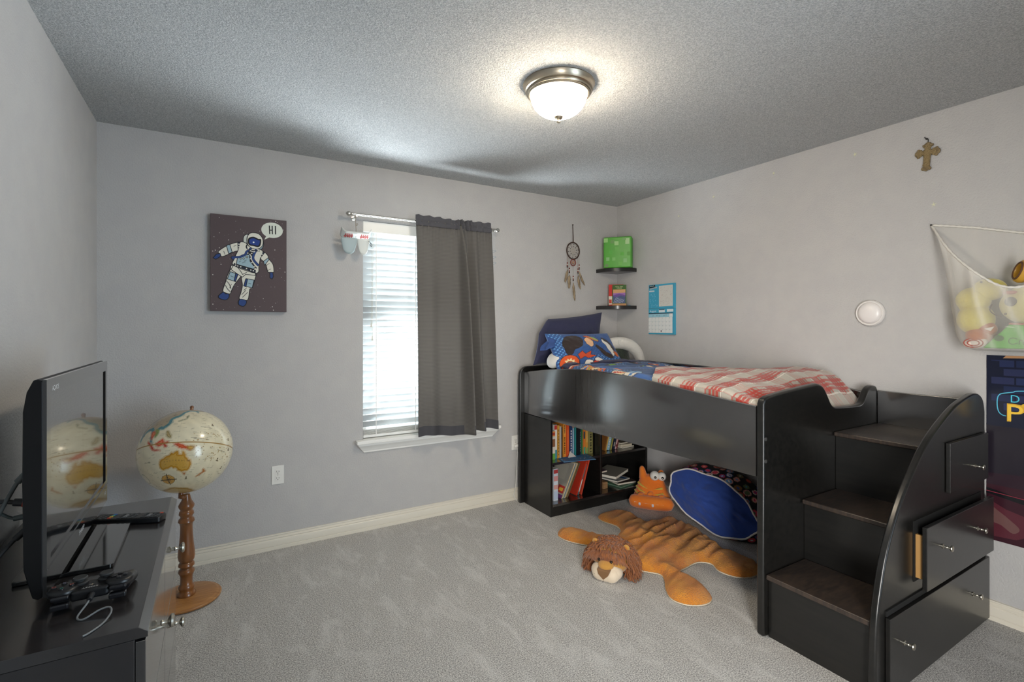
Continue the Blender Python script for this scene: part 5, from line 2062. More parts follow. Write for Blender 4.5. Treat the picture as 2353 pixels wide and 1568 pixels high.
b.build('stripes', my, cat, smooth=80, label='yellow side stripes')
b = MB()
b.tube([Q(u * .105 - .01, .066, (.080 + .020 * (1 - ((u * .105 - .01) / .165) ** 2) + .0480)) for u in (-1, -.6, -.2, .2, .6, 1)], .0022, 6)
b.tube([Q(-.105 - .01, .066, .1385), Q(-.103 - .01, .050, .1385)], .0018, 6)
b.build('mouth_line', C('#e0b8a0'), cat)
for u in (-.62, .28):
    b = MB()
    b.ball(Q(u * .105 - .01, .055, .080 + .020 * (1 - ((u * .105 - .01) / .165) ** 2) + .044), (.011, .011, .014), 14, 10)
    b.build('tooth', C('#d6d0d8'), cat, smooth=80, label='white tooth')
b = MB()
b.ball(Q(-.005, .118, .062), (.030, .020, .020), 18, 12)
b.ball(Q(-.075, .108, .078), (.028, .022, .018), 18, 12)
b.ball(Q(.075, .108, .074), (.028, .022, .018), 18, 12)
b.build('paws', mor, cat, smooth=80)

# ------------------------------------------------------------------ bean bag tipped on its side
bb = thing('bean_bag', (2.88, 2.05, 0), 'bean bag in dotted black fabric tipped to show its blue base under the bed', 'bean bag')
ctr = Vector((2.822, 2.165, .195))
nrm = Vector((-.95, -.16, .26)).normalized()      # normal of the blue base
ax1 = Vector((.10, -.95, -.27))
ax1 = (ax1 - nrm * ax1.dot(nrm)).normalized()     # long axis, runs down to the right
ax2 = nrm.cross(ax1).normalized()
if ax2.z < 0:
    ax2 = -ax2
A1, A2, DP = .325, .165, .235
r5 = random.Random(17)


def bag(i_u, th):
    """i_u 0..1 from the base rim round to the back"""
    ph = i_u * math.pi * .5
    rad = math.cos(ph) ** .42 if i_u < 1 else 0.0
    bul = 1 + .18 * math.sin(ph * 2)
    bu2 = 1 + .50 * math.sin(ph * 2)
    d = -DP * math.sin(ph) ** .9 if i_u > 0 else 0.0
    wob_ = 1 + .025 * math.sin(th * 5 + 1) + .02 * math.sin(th * 9)
    p = ctr + ax1 * A1 * rad * bul * wob_ * math.cos(th) + ax2 * A2 * rad * bu2 * wob_ * math.sin(th) + nrm * d - ax1 * .0 + Vector((0, -.05, .02)) * math.sin(ph)
    p.z = max(p.z, .004 + .006 * abs(math.sin(th * 3)))
    p.x = min(p.x, X1 - .02)
    return p


nU, nTh = 110, 300
P = np.zeros((nU, nTh, 3))
for i in range(nU):
    for j in range(nTh):
        P[i, j] = bag(i / (nU - 1), 2 * math.pi * j / nTh)
flat = P.reshape(-1, 3)
cols = np.zeros((len(flat), 3))
cols[:] = lin('#16141a')
pal = ['#d8404e', '#e0523f', '#f0ebe6', '#58a4d8', '#a84c3c', '#eaa8a0', '#6c7a58', '#e2466a', '#4a66b4', '#9a7048']
pts = []
tries = 0
while len(pts) < 330 and tries < 9000:
    tries += 1
    p = flat[r5.randrange(len(flat))]
    if all((p[0] - q[0]) ** 2 + (p[1] - q[1]) ** 2 + (p[2] - q[2]) ** 2 > .045 ** 2 for q, _, _ in pts):
        pts.append((p, r5.uniform(.018, .025), [r5.choice(pal) for _ in range(3)]))
for p, r_, cc in pts:
    d = np.sqrt(((flat - p) ** 2).sum(1))
    cols[d < r_] = lin(cc[0])
    cols[d < r_ * .74] = lin(cc[1])
    cols[d < r_ * .36] = lin(cc[2])
b = MB()
b.grid(P, cv=True)
b.build('dotted_cover', M('dotted_fabric', '#ffffff', .7, attr='Col', bump=(25, .5, .008)), bb, smooth=80, cols=cols)
b = MB()
nR = 40
P = np.zeros((nR, 120, 3))
for i in range(nR):
    q = i / (nR - 1)
    for j in range(120):
        th = 2 * math.pi * j / 120
        rim = bag(0, th)
        c0 = ctr + nrm * .050
        p = c0.lerp(rim, q) + nrm * (.030 * math.cos(q * math.pi / 2))
        loc1, loc2 = q * math.cos(th), q * math.sin(th)
        fold = -.030 * math.exp(-((loc1 - .55) / .10) ** 2 - ((loc2 - .05) / .09) ** 2) + .022 * math.exp(-((loc1 - .72) / .10) ** 2 - ((loc2 - .22) / .14) ** 2)
        fold += -.018 * math.exp(-((loc1 * .8 + loc2 * .6 - .25) / .05) ** 2) * math.exp(-((loc1 - .45) / .25) ** 2)
        p = p + nrm * ((fold + .012 * nz(loc1 * 3, loc2 * 3, 6) + .006 * nz(loc1 * 8, loc2 * 8, 2)) * (1 - q ** 6))
        p.z = max(p.z, .006)
        P[i, j] = p
b = MB()
b.grid(P, cv=True)
b.build('blue_base', M('royal_blue_canvas', '#1f3f8a', .85, bump=(140, .3, .003), sheen=.2), bb, smooth=80, label='royal blue base')
b = MB()
b.tube([bag(0, 2 * math.pi * k / 140) + nrm * (.003 + .002 * math.sin(k * 1.7)) for k in range(140)], .0055, 8, closed=True)
b.build('piping', C('#d3cdc8'), bb, smooth=80, label='white piping')

# ------------------------------------------------------------------ dresser
mdr = M('black_brown_dresser', '#252324', 0.33, bump=(50, .10, .001), var=(4, '#2e2a29', .6), wood=(3, 14, 3), coat=.2)
dr = thing('dresser', (-.32, 1.715, 0), 'black wooden chest of drawers against the left wall', 'dresser')
DX0, DX1, DY0, DY1, DZ = -.516, -.122, 1.262, 2.170, .748
b = MB()
b.prism([(DX0, DZ - .024), (DX1 + .004, DZ - .024), (DX1 + .004, DZ - .012), (DX1 - .012, DZ), (DX0, DZ)], 'y', DY0 - .001, DY1 + .001, M('dresser_top_black', '#252324', .26, bump=(50, .05, .001), var=(4, '#2e2a29', .6), wood=(3, 14, 3), coat=.7))
b.build('top', None, dr, smooth=20, bevel=.001, seg=1)
for y0, y1 in ((DY0, DY0 + .02), (DY1 - .02, DY1)):
    b = MB()
    b.box(DX0, DX1 - .018, y0, y1, 0, DZ - .0245)
    b.build('side_panel', mdr, dr, bevel=.002)
b = MB()
b.box(DX0, DX0 + .006, DY0 + .0205, DY1 - .0205, .05, DZ - .025)
b.build('back_panel', mdr, dr, smooth=0)
b = MB()
b.box(DX1 - .035, DX1 - .019, DY0 + .0205, DY1 - .0205, 0, .055)
b.build('plinth', mdr, dr, smooth=0)
rows = [(.062, .276, .225), (.281, .495, .440), (.500, .718, .672)]
for (z0_, z1_, kz) in rows:
    for (y0, y1, ky) in ((DY0 + .001, 1.7135, 1.412), (1.7185, DY1 - .001, 1.863)):
        b = MB()
        b.box(DX1 - .017, DX1, y0, y1, z0_, z1_)
        d = b.build('drawer', M('dresser_drawer_front', '#2a2828', .07, ior=1.8, coat=.8), dr, bevel=.001)
        b = MB()
        b.lathe([(.009, 0), (.009, .004), (.005, .007), (.0045, .013), (.007, .016), (.0045, .019), (.0045, .027), (.012, .031), (.0155, .035), (.0145, .039), (.008, .041), (.0005, .0415)], (DX1, ky, kz), 24, axis=(1, 0, 0))
        b.build('knob', M('satin_nickel_knob'), d)

# ------------------------------------------------------------------ television
tv = thing('television', (-.34, 1.80, DZ), 'black flat television on the dresser reflecting the globe', 'television')
TX0, TY0, TY1, TZ0, TZ1 = -.318, 1.448, 2.156, .768, 1.247
mgl = M('piano_black', '#0b0b0c', .06, coat=1.0, ior=1.6)
b = MB()
prof = [(TX0 - .002, TZ0 + .006), (TX0 - .002, TZ1 - .006), (TX0 - .010, TZ1), (TX0 - .018, TZ1 - .002), (TX0 - .029, TZ1 - .028), (TX0 - .035, TZ1 - .07), (TX0 - .036, 1.02), (TX0 - .034, TZ0 + .07), (TX0 - .020, TZ0 + .006), (TX0 - .010, TZ0)]
b.prism(prof, 'y', TY0, TY1)
b.build('casing', M('matt_casing_black', '#0c0c0d', .4, spec=.3), tv, smooth=35, bevel=.003)
b = MB()
bz = .030
zs0 = TZ0 + .078
for (y0, y1, z0_, z1_) in ((TY0, TY1, TZ1 - .034, TZ1 - .002), (TY0, TY1, TZ0 + .004, zs0), (TY0, TY0 + bz, zs0, TZ1 - .034), (TY1 - bz, TY1, zs0, TZ1 - .034)):
    b.box(TX0 - .003, TX0 + .004, y0, y1, z0_, z1_)
b.build('bezel', mgl, tv, smooth=0)
b = MB()
b.box(TX0 - .003, TX0 + .0005, TY0 + bz, TY1 - bz, zs0, TZ1 - .034)
b.build('screen', M('glossy_screen', '#151618', .012, ior=1.75, spec=1.0, coat=1.0), tv, smooth=0, label='glossy dark screen')
b = MB()
b.box(TX0 + .003, TX0 + .0055, TY0 + .002, TY1 - .002, TZ0 + .062, TZ0 + .0635)
b.build('trim_strip', M('silver_strip', '#8d9092', .25, 1.0), tv, smooth=0)
a = Art((TX0 + .004, TY0, 0), (0, 1, 0), (0, 0, 1), 1, 1, .0003)
a.n = Vector((1, 0, 0))
a.text('SHARP', .30, TZ0 + .030, .0125, '#c9ccce', 1, 1.15)
a.text('AQUOS', .042, TZ1 - .030, .011, '#d6d8da', 1, 1.0)
a.text('HD', .660, TZ0 + .034, .010, '#c9ccce', 1, 1.0)
a.build('lettering', None, tv, smooth=0, fix=False)
b = MB()
b.box(TX0 - .078, TX0 - .034, TY0 + .26, TY1 - .12, TZ0 + .05, TZ1 - .13)
b.build('rear_hump', M('matt_black_plastic', '#121213', .5), tv, bevel=.02, seg=3)
b = MB()
b.box(-.372, -.338, 1.755, 1.845, DZ + .010, TZ0 + .06)
b.build('neck', mgl, tv, bevel=.004)
b = MB()
b.prism(rrect(-.412, 1.604, -.222, 1.985, .010), 'z', DZ + .0005, DZ + .011)
b.build('stand_plate', M('stand_glass_black', '#101112', .05, coat=1.0, ior=1.6), tv, bevel=.002)

# cables behind it
for pts, r_, c_, lab_ in (
        ([(-.350, 1.500, 1.045), (-.372, 1.500, 1.02), (-.402, 1.50, .955), (-.445, 1.52, .86), (-.500, 1.56, .78), (-.522, 1.60, .70)], .0042, '#4a4f4e', 'grey cable slanting down from the back of the television'),
        ([(-.345, 1.502, .967), (-.378, 1.502, .974), (-.405, 1.502, .979), (-.455, 1.52, .97), (-.505, 1.56, .88), (-.523, 1.62, .72)], .0048, '#1c1c1e', 'black cable with a red band plugged into the television'),
        ([(-.345, 1.504, .941), (-.378, 1.504, .938), (-.402, 1.504, .953), (-.45, 1.52, .99), (-.50, 1.56, .90), (-.522, 1.66, .74)], .0034, '#3a4444', 'thin dark grey cable looping below the banded one'),
        ([(-.352, 1.505, .918), (-.375, 1.50, .895), (-.405, 1.49, .858), (-.455, 1.48, .785), (-.49, 1.46, .752), (-.515, 1.40, .7515)], .0040, '#151516', 'black cable drooping onto the back of the dresser')):
    cb_ = thing('cable', pts[0], lab_, 'cable', 'cables behind the television')
    b = MB()
    b.tube(spline(pts, 8), r_, 10)
    b.build('lead', C(c_, .5), cb_, smooth=80)
    b = MB()
    d_ = (Vector(pts[1]) - Vector(pts[0])).normalized()
    b.cyl(pts[0], Vector(pts[0]) + d_ * .036, r_ * 1.9, r_ * 1.7, n=14)
    b.build('connector', C(c_, .5), cb_, smooth=30, bevel=.001)
    if 'red' in lab_:
        b = MB()
        b.cyl(Vector(pts[0]) + d_ * .014, Vector(pts[0]) + d_ * .020, r_ * 2.02, n=14)
        b.build('red_band', C('#b8402c'), cb_, smooth=30)

# ------------------------------------------------------------------ remote control
rm = thing('remote_control', (-.23, 1.955, DZ), 'long black remote control with small buttons on the dresser top', 'remote control')
X = Matrix.Translation((-.229, 1.958, DZ)) @ Matrix.Rotation(R(-24), 4, 'Z')
b = MB()
b.X = X
b.prism(rrect(-.098, -.0235, .098, .0235, .012), 'z', .0005, .019)
b.build('body', M('remote_black', '#0f0f10', .35), rm, smooth=30, bevel=.004, seg=3)
b = MB()
b.X = X
gb = C('#3a3c3e', .4)
for i in range(13):
    for j in range(4):
        if i in (3, 8):
            continue
        x, y = -.078 + i * .0135, -.0155 + j * .0103
        c_ = gb
        if i == 2:
            c_ = C(('#b8402c', '#c9a83c', '#4a9a8a', '#3a6ab0')[j], .4)
        if i == 12 and j == 3:
            c_ = C('#c0482c', .4)
        if i in (5, 10) and j in (1, 2):
            c_ = C('#8a8c8e', .4)
        b.prism(rrect(x - .0046, y - .0033, x + .0046, y + .0033, .0016, 3), 'z', .0185, .0205, c_)
b.build('buttons', None, rm, smooth=30)

# ------------------------------------------------------------------ game controller
gp = thing('game_controller', (-.237, 1.45, DZ), 'black game controller with coloured button symbols lying on the dresser', 'game controller')
mgp = M('controller_black', '#141416', .38)
GX_, GYc = -.236, 1.437
zt_ = DZ + .052


def gpp(dx_, dy_, dz_):
    return (GX_ + dx_, GYc + dy_, DZ + dz_)


b = MB()
b.prism(rrect(GX_ - .045, GYc - .034, GX_ + .045, GYc + .034, .012), 'z', DZ + .018, zt_ - .006)
b.build('body', mgp, gp, smooth=35, bevel=.007, seg=3)
for s_ in (-1, 1):
    b = MB()
    b.lathe([(.004, -.020), (.026, -.018), (.033, -.010), (.034, .0), (.031, .005), (.026, .007), (.0, .0075)], gpp(s_ * .063, -.002, .047), 36)
    b.build('button_pad', mgp, gp, smooth=50)
    b = MB()
    P_ = [gpp(s_ * .064, .0, .030), gpp(s_ * .070, .030, .026), gpp(s_ * .077, .060, .020), gpp(s_ * .081, .082, .016), gpp(s_ * .082, .094, .0155)]
    b.tube(spline(P_, 4), [.024, .024, .0235, .023, .0225, .022, .021, .020, .019, .0185, .018, .017, .0165, .0155, .0145, .012, .004], 18)
    b.build('grip', mgp, gp, smooth=80)
    b = MB()
    c_ = gpp(s_ * .030, .020, .046)
    b.lathe([(.019, 0), (.020, .004), (.018, .006), (.009, .006), (.007, .009), (.008, .011), (.0165, .012), (.018, .015), (.0155, .0185), (.007, .0178), (.0, .0175)], c_, 28)
    b.build('thumb_stick', M('stick_rubber', '#2c2d2e', .6), gp, smooth=50)
    for k, (z_, h_, dy_) in enumerate(((.037, .014, 0), (.016, .018, -.004))):
        b = MB()
        b.box(GX_ + s_ * .063 - .020, GX_ + s_ * .063 + .020, GYc - .044 + dy_, GYc - .028, DZ + z_ - h_ / 2 + .002, DZ + z_ + h_ / 2)
        b.build('shoulder_button', M('controller_button', '#1b1b1e', .22), gp, smooth=35, bevel=.005, seg=3)
# face buttons, the pad seen from its front: picture left carries the symbols
for (bx_, by_, c_, kind_) in ((-.019, 0, '#c0605a', 'o'), (0, .017, '#8f94b4', 'x'), (.019, 0, '#c8756a', 's'), (0, -.017, '#3f9a92', 't')):
    cx_, cy_ = GX_ - .063 + bx_, GYc - .002 + by_
    b = MB()
    b.cyl((cx_, cy_, zt_), (cx_, cy_, zt_ + .0055), .0068, .0064, n=20, m=M('controller_button'))
    ob = b.build('face_button', None, gp, smooth=30, bevel=.001)
    a = Art((cx_, cy_, zt_ + .0056), (-1, 0, 0), (0, -1, 0), 1, 1, .0003)
    a.n = Vector((0, 0, 1))
    if kind_ == 'o':
        a.stroke([(.0038 * math.cos(q * .3927), .0038 * math.sin(q * .3927)) for q in range(17)], .0011, c_, 1)
    elif kind_ == 'x':
        a.stroke([(-.003, -.003), (.003, .003)], .0011, c_, 1)
        a.stroke([(-.003, .003), (.003, -.003)], .0011, c_, 1)
    elif kind_ == 's':
        a.stroke([(-.003, -.003), (.003, -.003), (.003, .003), (-.003, .003), (-.003, -.003)], .0011, c_, 1)
    else:
        a.stroke([(-.0035, -.0025), (.0035, -.0025), (0, .0036), (-.0035, -.0025)], .0011, c_, 1)
    a.build('symbol', None, ob, smooth=0, fix=False)
for dx_, dy_ in ((-.013, 0), (.013, 0), (0, .013), (0, -.013)):
    b = MB()
    cx_, cy_ = GX_ + .063 + dx_, GYc - .002 + dy_
    b.box(cx_ - .0055, cx_ + .0055, cy_ - .0055, cy_ + .0055, zt_, zt_ + .006, M('controller_button'))
    b.build('direction_button', None, gp, bevel=.002)
gp.scale = (.78, .78, .80)
a = Art((GX_, GYc - .022, zt_ - .0055), (-1, 0, 0), (0, -1, 0), 1, 1, .0003)
a.n = Vector((0, 0, 1))
a.text('SONY', -.0175, -.004, .0078, '#c2c4c6', 2, 1.25)
for x_ in (-.022, .022):
    a.rect(x_ - .006, -.017, x_ + .006, -.0145, '#0a0a0a', 2)
a.ell(0, -.016, .0062, .0062, '#5a5c5e', 2, 20)
a.stroke([(-.002, -.020), (-.002, -.013), (.001, -.0135)], .0012, '#c8b088', 3)
a.build('lettering', None, gp, smooth=0, fix=False)
cb_ = thing('controller_cable', gpp(0, -.034, .03), 'thin grey cable trailing from the game controller across the dresser top', 'cable')
b = MB()
b.tube(spline([gpp(.004, -.040, .025), gpp(.0, -.062, .018), gpp(-.012, -.084, .0035), gpp(.0, -.098, .0022), gpp(.025, -.088, .010), gpp(.042, -.090, .012), gpp(.047, -.108, .008), gpp(.038, -.135, .0022), gpp(.022, -.162, .0022), gpp(.012, -.1715, .0022)], 8), .0019, 8)
b.build('lead', C('#77797a', .45), cb_, smooth=80)
b = MB()
b.cyl(gpp(.004, -.0342, .025), gpp(.003, -.056, .022), .0062, .0050, n=12)
b.build('connector', C('#1a1a1c', .35), cb_, smooth=30, bevel=.001)
cb_.location.y += .0105

# ------------------------------------------------------------------ globe on a turned stand
gcx, gcy, gcz, GR_ = -.122, 2.965, .742, .2025
gl_ = thing('globe', (gcx, gcy, 0), 'antique cream floor globe on a turned wooden stand beside the dresser', 'globe')
axis = Vector((.09, math.sin(R(23.5)), math.cos(R(23.5)))).normalized()
vdir = (Vector((0, 0, 1.36)) - Vector((gcx, gcy, gcz))).normalized()
e1 = (vdir - axis * vdir.dot(axis)).normalized()        # meridian facing the room
e2 = axis.cross(e1).normalized()                        # east
LON0 = 146
nla, nlo = 260, 520
la = np.linspace(-math.pi / 2, math.pi / 2, nla)
lo = np.linspace(-math.pi, math.pi, nlo, endpoint=False)
LA, LO = np.meshgrid(la, lo, indexing='ij')
Ax, E1, E2 = np.array(axis), np.array(e1), np.array(e2)
D = np.sin(LA)[..., None] * Ax + np.cos(LA)[..., None] * (np.cos(LO)[..., None] * E1 + np.sin(LO)[..., None] * E2)
P = np.array([gcx, gcy, gcz]) + GR_ * D
lad = np.degrees(LA).ravel()
lod = (np.degrees(LO).ravel() + LON0 + 180) % 360 - 180
lod2 = np.where(lod < -30, lod + 360, lod)              # 0..330 E, the Pacific side in one piece
c = np.zeros((lad.size, 3))
c[:] = lin('#dcd2b4')
nzv = np.sin(lad * .21 + np.sin(lod2 * .13) * 2) * np.sin(lod2 * .17 + 1) + .5 * np.sin(lad * .5 + lod2 * .33)
c *= (1 + .05 * nzv)[:, None]
ag = np.clip((-lad - 10) / 90, 0, 1)
c = c * (1 - ag[:, None] * .45) + np.array(lin('#c8b384')) * ag[:, None] * .45
rg = random.Random(2)


def rag(pts, amp=1.2, k=4):
    q = spline(pts, k, True)
    return [(x + rg.uniform(-amp, amp), y + rg.uniform(-amp, amp)) for x, y in q]


def land(pts, fill, edge, ew=2.2, amp=1.0):
    q = rag(pts, amp)
    i_ = inside(q, lod2, lad)
    d = polydist(q, lod2, lad)
    c[i_] = np.array(lin(fill))
    m_ = i_ & (d < ew)
    c[m_] = lin(edge)
    m_ = (~i_) & (d < 1.6)
    c[m_] = c[m_] * .55 + np.array(lin(edge)) * .45
    tex = i_ & (np.sin(lod2 * 2.3 + lad) * np.sin(lad * 1.9 - lod2 * .7) > .55)
    c[tex] *= .86


land([(128, -32), (115, -34), (114, -22), (122, -18), (129, -14), (136, -12), (137, -16), (141, -16), (142, -11), (146, -19), (153, -26), (150, -37), (140, -38), (136, -34)], '#c99d48', '#b98528')
land([(145, -41), (148, -41), (147, -43.5)], '#c08040', '#a86428', 1.2, .4)
land([(173, -35), (178, -38), (175, -41), (172, -44), (167, -46.5), (171, -42), (174, -40)], '#c48a4a', '#a8662c', 1.2, .5)
land([(131, -1), (138, -2), (146, -6), (150, -10), (144, -8), (138, -7), (134, -4)], '#d4663a', '#c04a26', 1.5, .6)
land([(146, -6), (152, -5), (155, -7), (150, -10)], '#c9a050', '#a87a34', 1.2, .5)
land([(109, 1), (113, 4), (117, 6), (118, 1), (115, -3), (110, -2)], '#d8704a', '#c84a2a', 1.5, .6)
land([(96, 5), (101, 2), (105, -3), (105, -6), (101, -2), (97, 3)], '#d4603c', '#c0442a', 1.5, .5)
land([(105, -6.5), (110, -7), (115, -8.5), (108, -8)], '#cc5a3a', '#b8402a', 1.2, .3)
land([(119, 1), (124, 1.5), (121, -1), (123, -4), (120, -5)], '#d05c3a', '#b8402a', 1.2, .4)
land([(120, 17), (124, 13), (126, 7), (122, 9), (120, 13)], '#b8a070', '#8a7a4a', 1.2, .5)
land([(77, 8), (73, 18), (68, 24), (62, 26), (58, 36), (54, 46), (60, 60), (80, 72), (110, 76), (140, 73), (170, 70), (188, 66), (178, 62), (163, 58), (160, 53), (155, 58), (142, 58), (136, 53), (130, 43), (124, 39), (120, 35), (122, 30), (115, 22), (108, 20), (106, 12), (101, 13), (103, 2), (99, 8), (97, 17), (91, 22), (86, 20), (81, 14)], '#a3947a', '#4f7f86', 4.5)
land([(98, 18), (102, 18), (105, 15), (103, 12), (100, 8), (99, 13)], '#d0744a', '#c0542e', 1.5, .5)
land([(102, 21), (107, 20), (108, 13), (105, 10), (105, 16)], '#a89a5a', '#7a8a4a', 1.5, .5)
land([(90, 62), (120, 73), (150, 70), (185, 66), (165, 61), (130, 64), (110, 60)], '#c4a67a', '#a88a58', 2.0)
land([(131, 32), (136, 34.5), (140, 36), (141, 41), (143, 44), (141, 37.5), (137, 35)], '#8f8a62', '#6a7058', 1.2, .4)
land([(70, -90), (60, -72), (100, -67), (150, -68), (200, -74), (250, -72), (330, -75), (330, -90), (0, -90), (0, -72)], '#bfa26a', '#a8864a', 3)
land([(192, 66), (200, 58), (225, 58), (237, 48), (236, 38), (245, 30), (250, 22), (262, 16), (277, 9), (285, 20), (280, 32), (300, 46), (305, 55), (270, 60), (260, 70), (220, 70)], '#c9a47a', '#a87a4a', 2.5)
land([(280, 8), (279, -5), (290, -20), (287, -40), (290, -53), (300, -40), (318, -20), (325, -6), (305, 5)], '#b8a060', '#8f7a3a', 2.5)
land([(32, 30), (43, 12), (51, 11), (40, -5), (35, -24), (20, -34), (13, -10), (9, 4), (-10, 8), (-15, 20), (0, 36)], '#c9a45a', '#a87a34', 2.5)
# faint lettering-like dashes and ocean currents
for k in range(420):
    x0, y0, ln = rg.uniform(60, 260), rg.uniform(-60, 55), rg.uniform(1.5, 6)
    m_ = (np.abs(lad - y0 - .08 * (lod2 - x0)) < .42) & (np.abs(lod2 - x0) < ln / 2)
    c[m_] = c[m_] * .72
for x0, y0, ln in ((168, 22, 16), (222, 28, 12), (160, 5, 22), (96, -22, 9), (192, -9, 14)):
    m_ = (np.abs(lad - y0 + .10 * (lod2 - x0)) < .5) & (np.abs(lod2 - x0) < ln / 2)
    c[m_] = c[m_] * .45
for x0, y0 in ((178, 26), (205, 8), (190, -22), (207, -32), (151, -50), (207, -6)):      # little ships
    m_ = ((np.abs(lod2 - x0) < 1.8) & (np.abs(lad - y0) < .8)) | ((np.abs(lod2 - x0 - .3) < .5) & (lad > y0) & (lad < y0 + 3.2)) | ((lod2 > x0 - 1.4) & (lod2 < x0) & (lad > y0 + 1.2) & (lad < y0 + 3.2))
    c[m_] = lin('#6a5c44')
# island scatter
for k in range(90):
    x0, y0 = rg.uniform(152, 215), rg.uniform(-24, 14)
    m_ = ((lod2 - x0) ** 2 + (lad - y0) ** 2) < rg.uniform(.15, .7)
    c[m_] = lin('#a08452')
# compass rose
cxr, cyr = 120, -50
dx_ = (lod2 - cxr) * math.cos(R(cyr))
dy_ = lad - cyr
rr = np.hypot(dx_, dy_)
an = np.arctan2(dy_, dx_)
c[rr < 7.8] = lin('#6a5430')
c[rr < 7.2] = lin('#cf9d4c')
star = rr < 7.0 * np.maximum(np.abs(np.cos(2 * an)) ** 9, .55 * np.abs(np.sin(2 * an)) ** 9)
c[star] = lin('#4a4c48')
for q in range(16):
    m_ = (np.abs((an - q * math.pi / 8 + math.pi) % (2 * math.pi) - math.pi) * rr < .22) & (rr < 6.8) & (rr > 2)
    c[m_] = lin('#8a6a38')
m_ = (((np.abs(dx_) < .4) & (np.abs(dy_) < 9.6)) | ((np.abs(dy_) < .4) & (np.abs(dx_) < 9.6)))
c[m_] = lin('#4a3f2c')
# two round map cartouches
for x0, y0, r_ in ((228, 26, 8), (68, -42, 8)):
    q = np.hypot((lod2 - x0) * math.cos(R(y0)), lad - y0)
    c[(q < r_) & (q > r_ - .7)] = lin('#5f6a5a')
m_ = np.abs(lad) < .55
c[m_] = lin('#9a7434')
for q in range(-180, 180, 15):
    m_ = np.abs((lod - q + 180) % 360 - 180) * np.cos(np.radians(lad)) < .12
    c[m_] *= .90
b = MB()
b.grid(P, cv=True)
b.build('globe_ball', M('antique_globe_print', '#ffffff', .22, attr='Col', coat=.4, bump=(30, .05, .002)), gl_, smooth=80, cols=c)
mgw = M('walnut_turned', '#6b4020', .3, var=(9, '#8f5a2c', .9), wood=(3, 3, .5), coat=.4)
C0 = Vector((gcx, gcy, gcz))
b = MB()
b.cyl(C0 + axis * (GR_ - .004), C0 + axis * (GR_ + .022), .009, .007, n=16)
b.ball(C0 + axis * (GR_ + .020), .009, 14, 10)
b.build('pole_knob', mgw, gl_)
# ASTRALIA lettering along the land
b = MB()
for k, ch in enumerate('AUSTRALIA'):
    lo_, la_ = R(119.5 + k * 3.6 - LON0), R(-24.0 - .12 * (k - 4) ** 2 * .3)
    d = axis * math.sin(la_) + (e1 * math.cos(lo_) + e2 * math.sin(lo_)) * math.cos(la_)
    ea = (e2 * math.cos(lo_) - e1 * math.sin(lo_)).normalized()
    no = d.cross(ea).normalized()
    vs, fs, hh = text_mesh(ch)
    kk = .0062 / hh
    o_ = C0 + d * (GR_ + .0004)
    b.add([o_ + ea * (x * kk) + no * (y * kk) for x, y in vs], fs, C('#5a4630'))
b.build('map_lettering', None, gl_, smooth=0, fix=False)
prof = [(.0, .0265), (.040, .0265), (.041, .034), (.034, .042), (.030, .050), (.034, .060), (.035, .070), (.030, .078), (.026, .084), (.0265, .120), (.032, .134), (.036, .142), (.033, .152), (.026, .158),
        (.026, .164), (.035, .172), (.034, .182), (.027, .190), (.034, .202), (.0375, .222), (.036, .245), (.031, .285), (.0275, .330), (.0265, .370), (.030, .384), (.036, .392), (.033, .404), (.0255, .412),
        (.026, .418), (.033, .428), (.031, .440), (.0245, .448), (.033, .462), (.035, .472), (.030, .482), (.022, .496), (.018, .512), (.015, .526), (.0, .530)]
b = MB()
b.lathe(prof, (gcx, gcy, 0), 40)
b.build('turned_post', mgw, gl_, smooth=50)
b = MB()
b.tube(spline([C0 - axis * (GR_ + .016) + Vector((0, 0, -.008)), C0 - axis * (GR_ + .006), C0 - axis * (GR_ - .006)], 3), .011, 12)
b.ball(C0 - axis * (GR_ + .010) + Vector((.006, -.006, -.006)), (.017, .015, .011), 16, 10)
b.build('ball_mount', mgw, gl_, smooth=60)
b = MB()
b.lathe([(.0, .001), (.142, .001), (.150, .006), (.152, .013), (.148, .018), (.140, .0195), (.136, .0225), (.130, .025), (.0, .0262)], (gcx, gcy, 0), 64)
b.build('base_plate', M('oak_base', '#9a6634', .4, bump=(40, .6, .003, 4), var=(7, '#b5824a', .9), wood=(1.2, 12, 1), coat=.2), gl_, smooth=40)

# ------------------------------------------------------------------ toy net on the right wall
nt_ = bpy.data.materials.new('white_toy_netting')
nt_.use_nodes = True
N, L = nt_.node_tree.nodes, nt_.node_tree.links
p = N['Principled BSDF']
p.inputs['Base Color'].default_value = (*lin('#e6e3dc'), 1)
p.inputs['Roughness'].default_value = .9
tr = N.new('ShaderNodeBsdfTransparent')
mxs = N.new('ShaderNodeMixShader')
at = N.new('ShaderNodeAttribute')
at.attribute_name = 'Col'
ax_ = N.new('ShaderNodeSeparateColor')
L.new(at.outputs['Color'], ax_.inputs[0])
# diamond weave from the two net coordinates, gaps see-through
def wave(inp, k):
    m1 = N.new('ShaderNodeMath'); m1.operation = 'MULTIPLY'; m1.inputs[1].default_value = k
    L.new(inp, m1.inputs[0])
    m2 = N.new('ShaderNodeMath'); m2.operation = 'SINE'
    L.new(m1.outputs[0], m2.inputs[0])
    m3 = N.new('ShaderNodeMath'); m3.operation = 'ABSOLUTE'
    L.new(m2.outputs[0], m3.inputs[0])
    return m3.outputs[0]
add = N.new('ShaderNodeMath'); add.operation = 'MINIMUM'
L.new(wave(ax_.outputs[0], 1300), add.inputs[0])
L.new(wave(ax_.outputs[1], 1300), add.inputs[1])
mrn = N.new('ShaderNodeMapRange')
mrn.inputs[1].default_value, mrn.inputs[2].default_value = .30, .62
mrn.inputs[3].default_value, mrn.inputs[4].default_value = .52, .03
L.new(add.outputs[0], mrn.inputs[0])
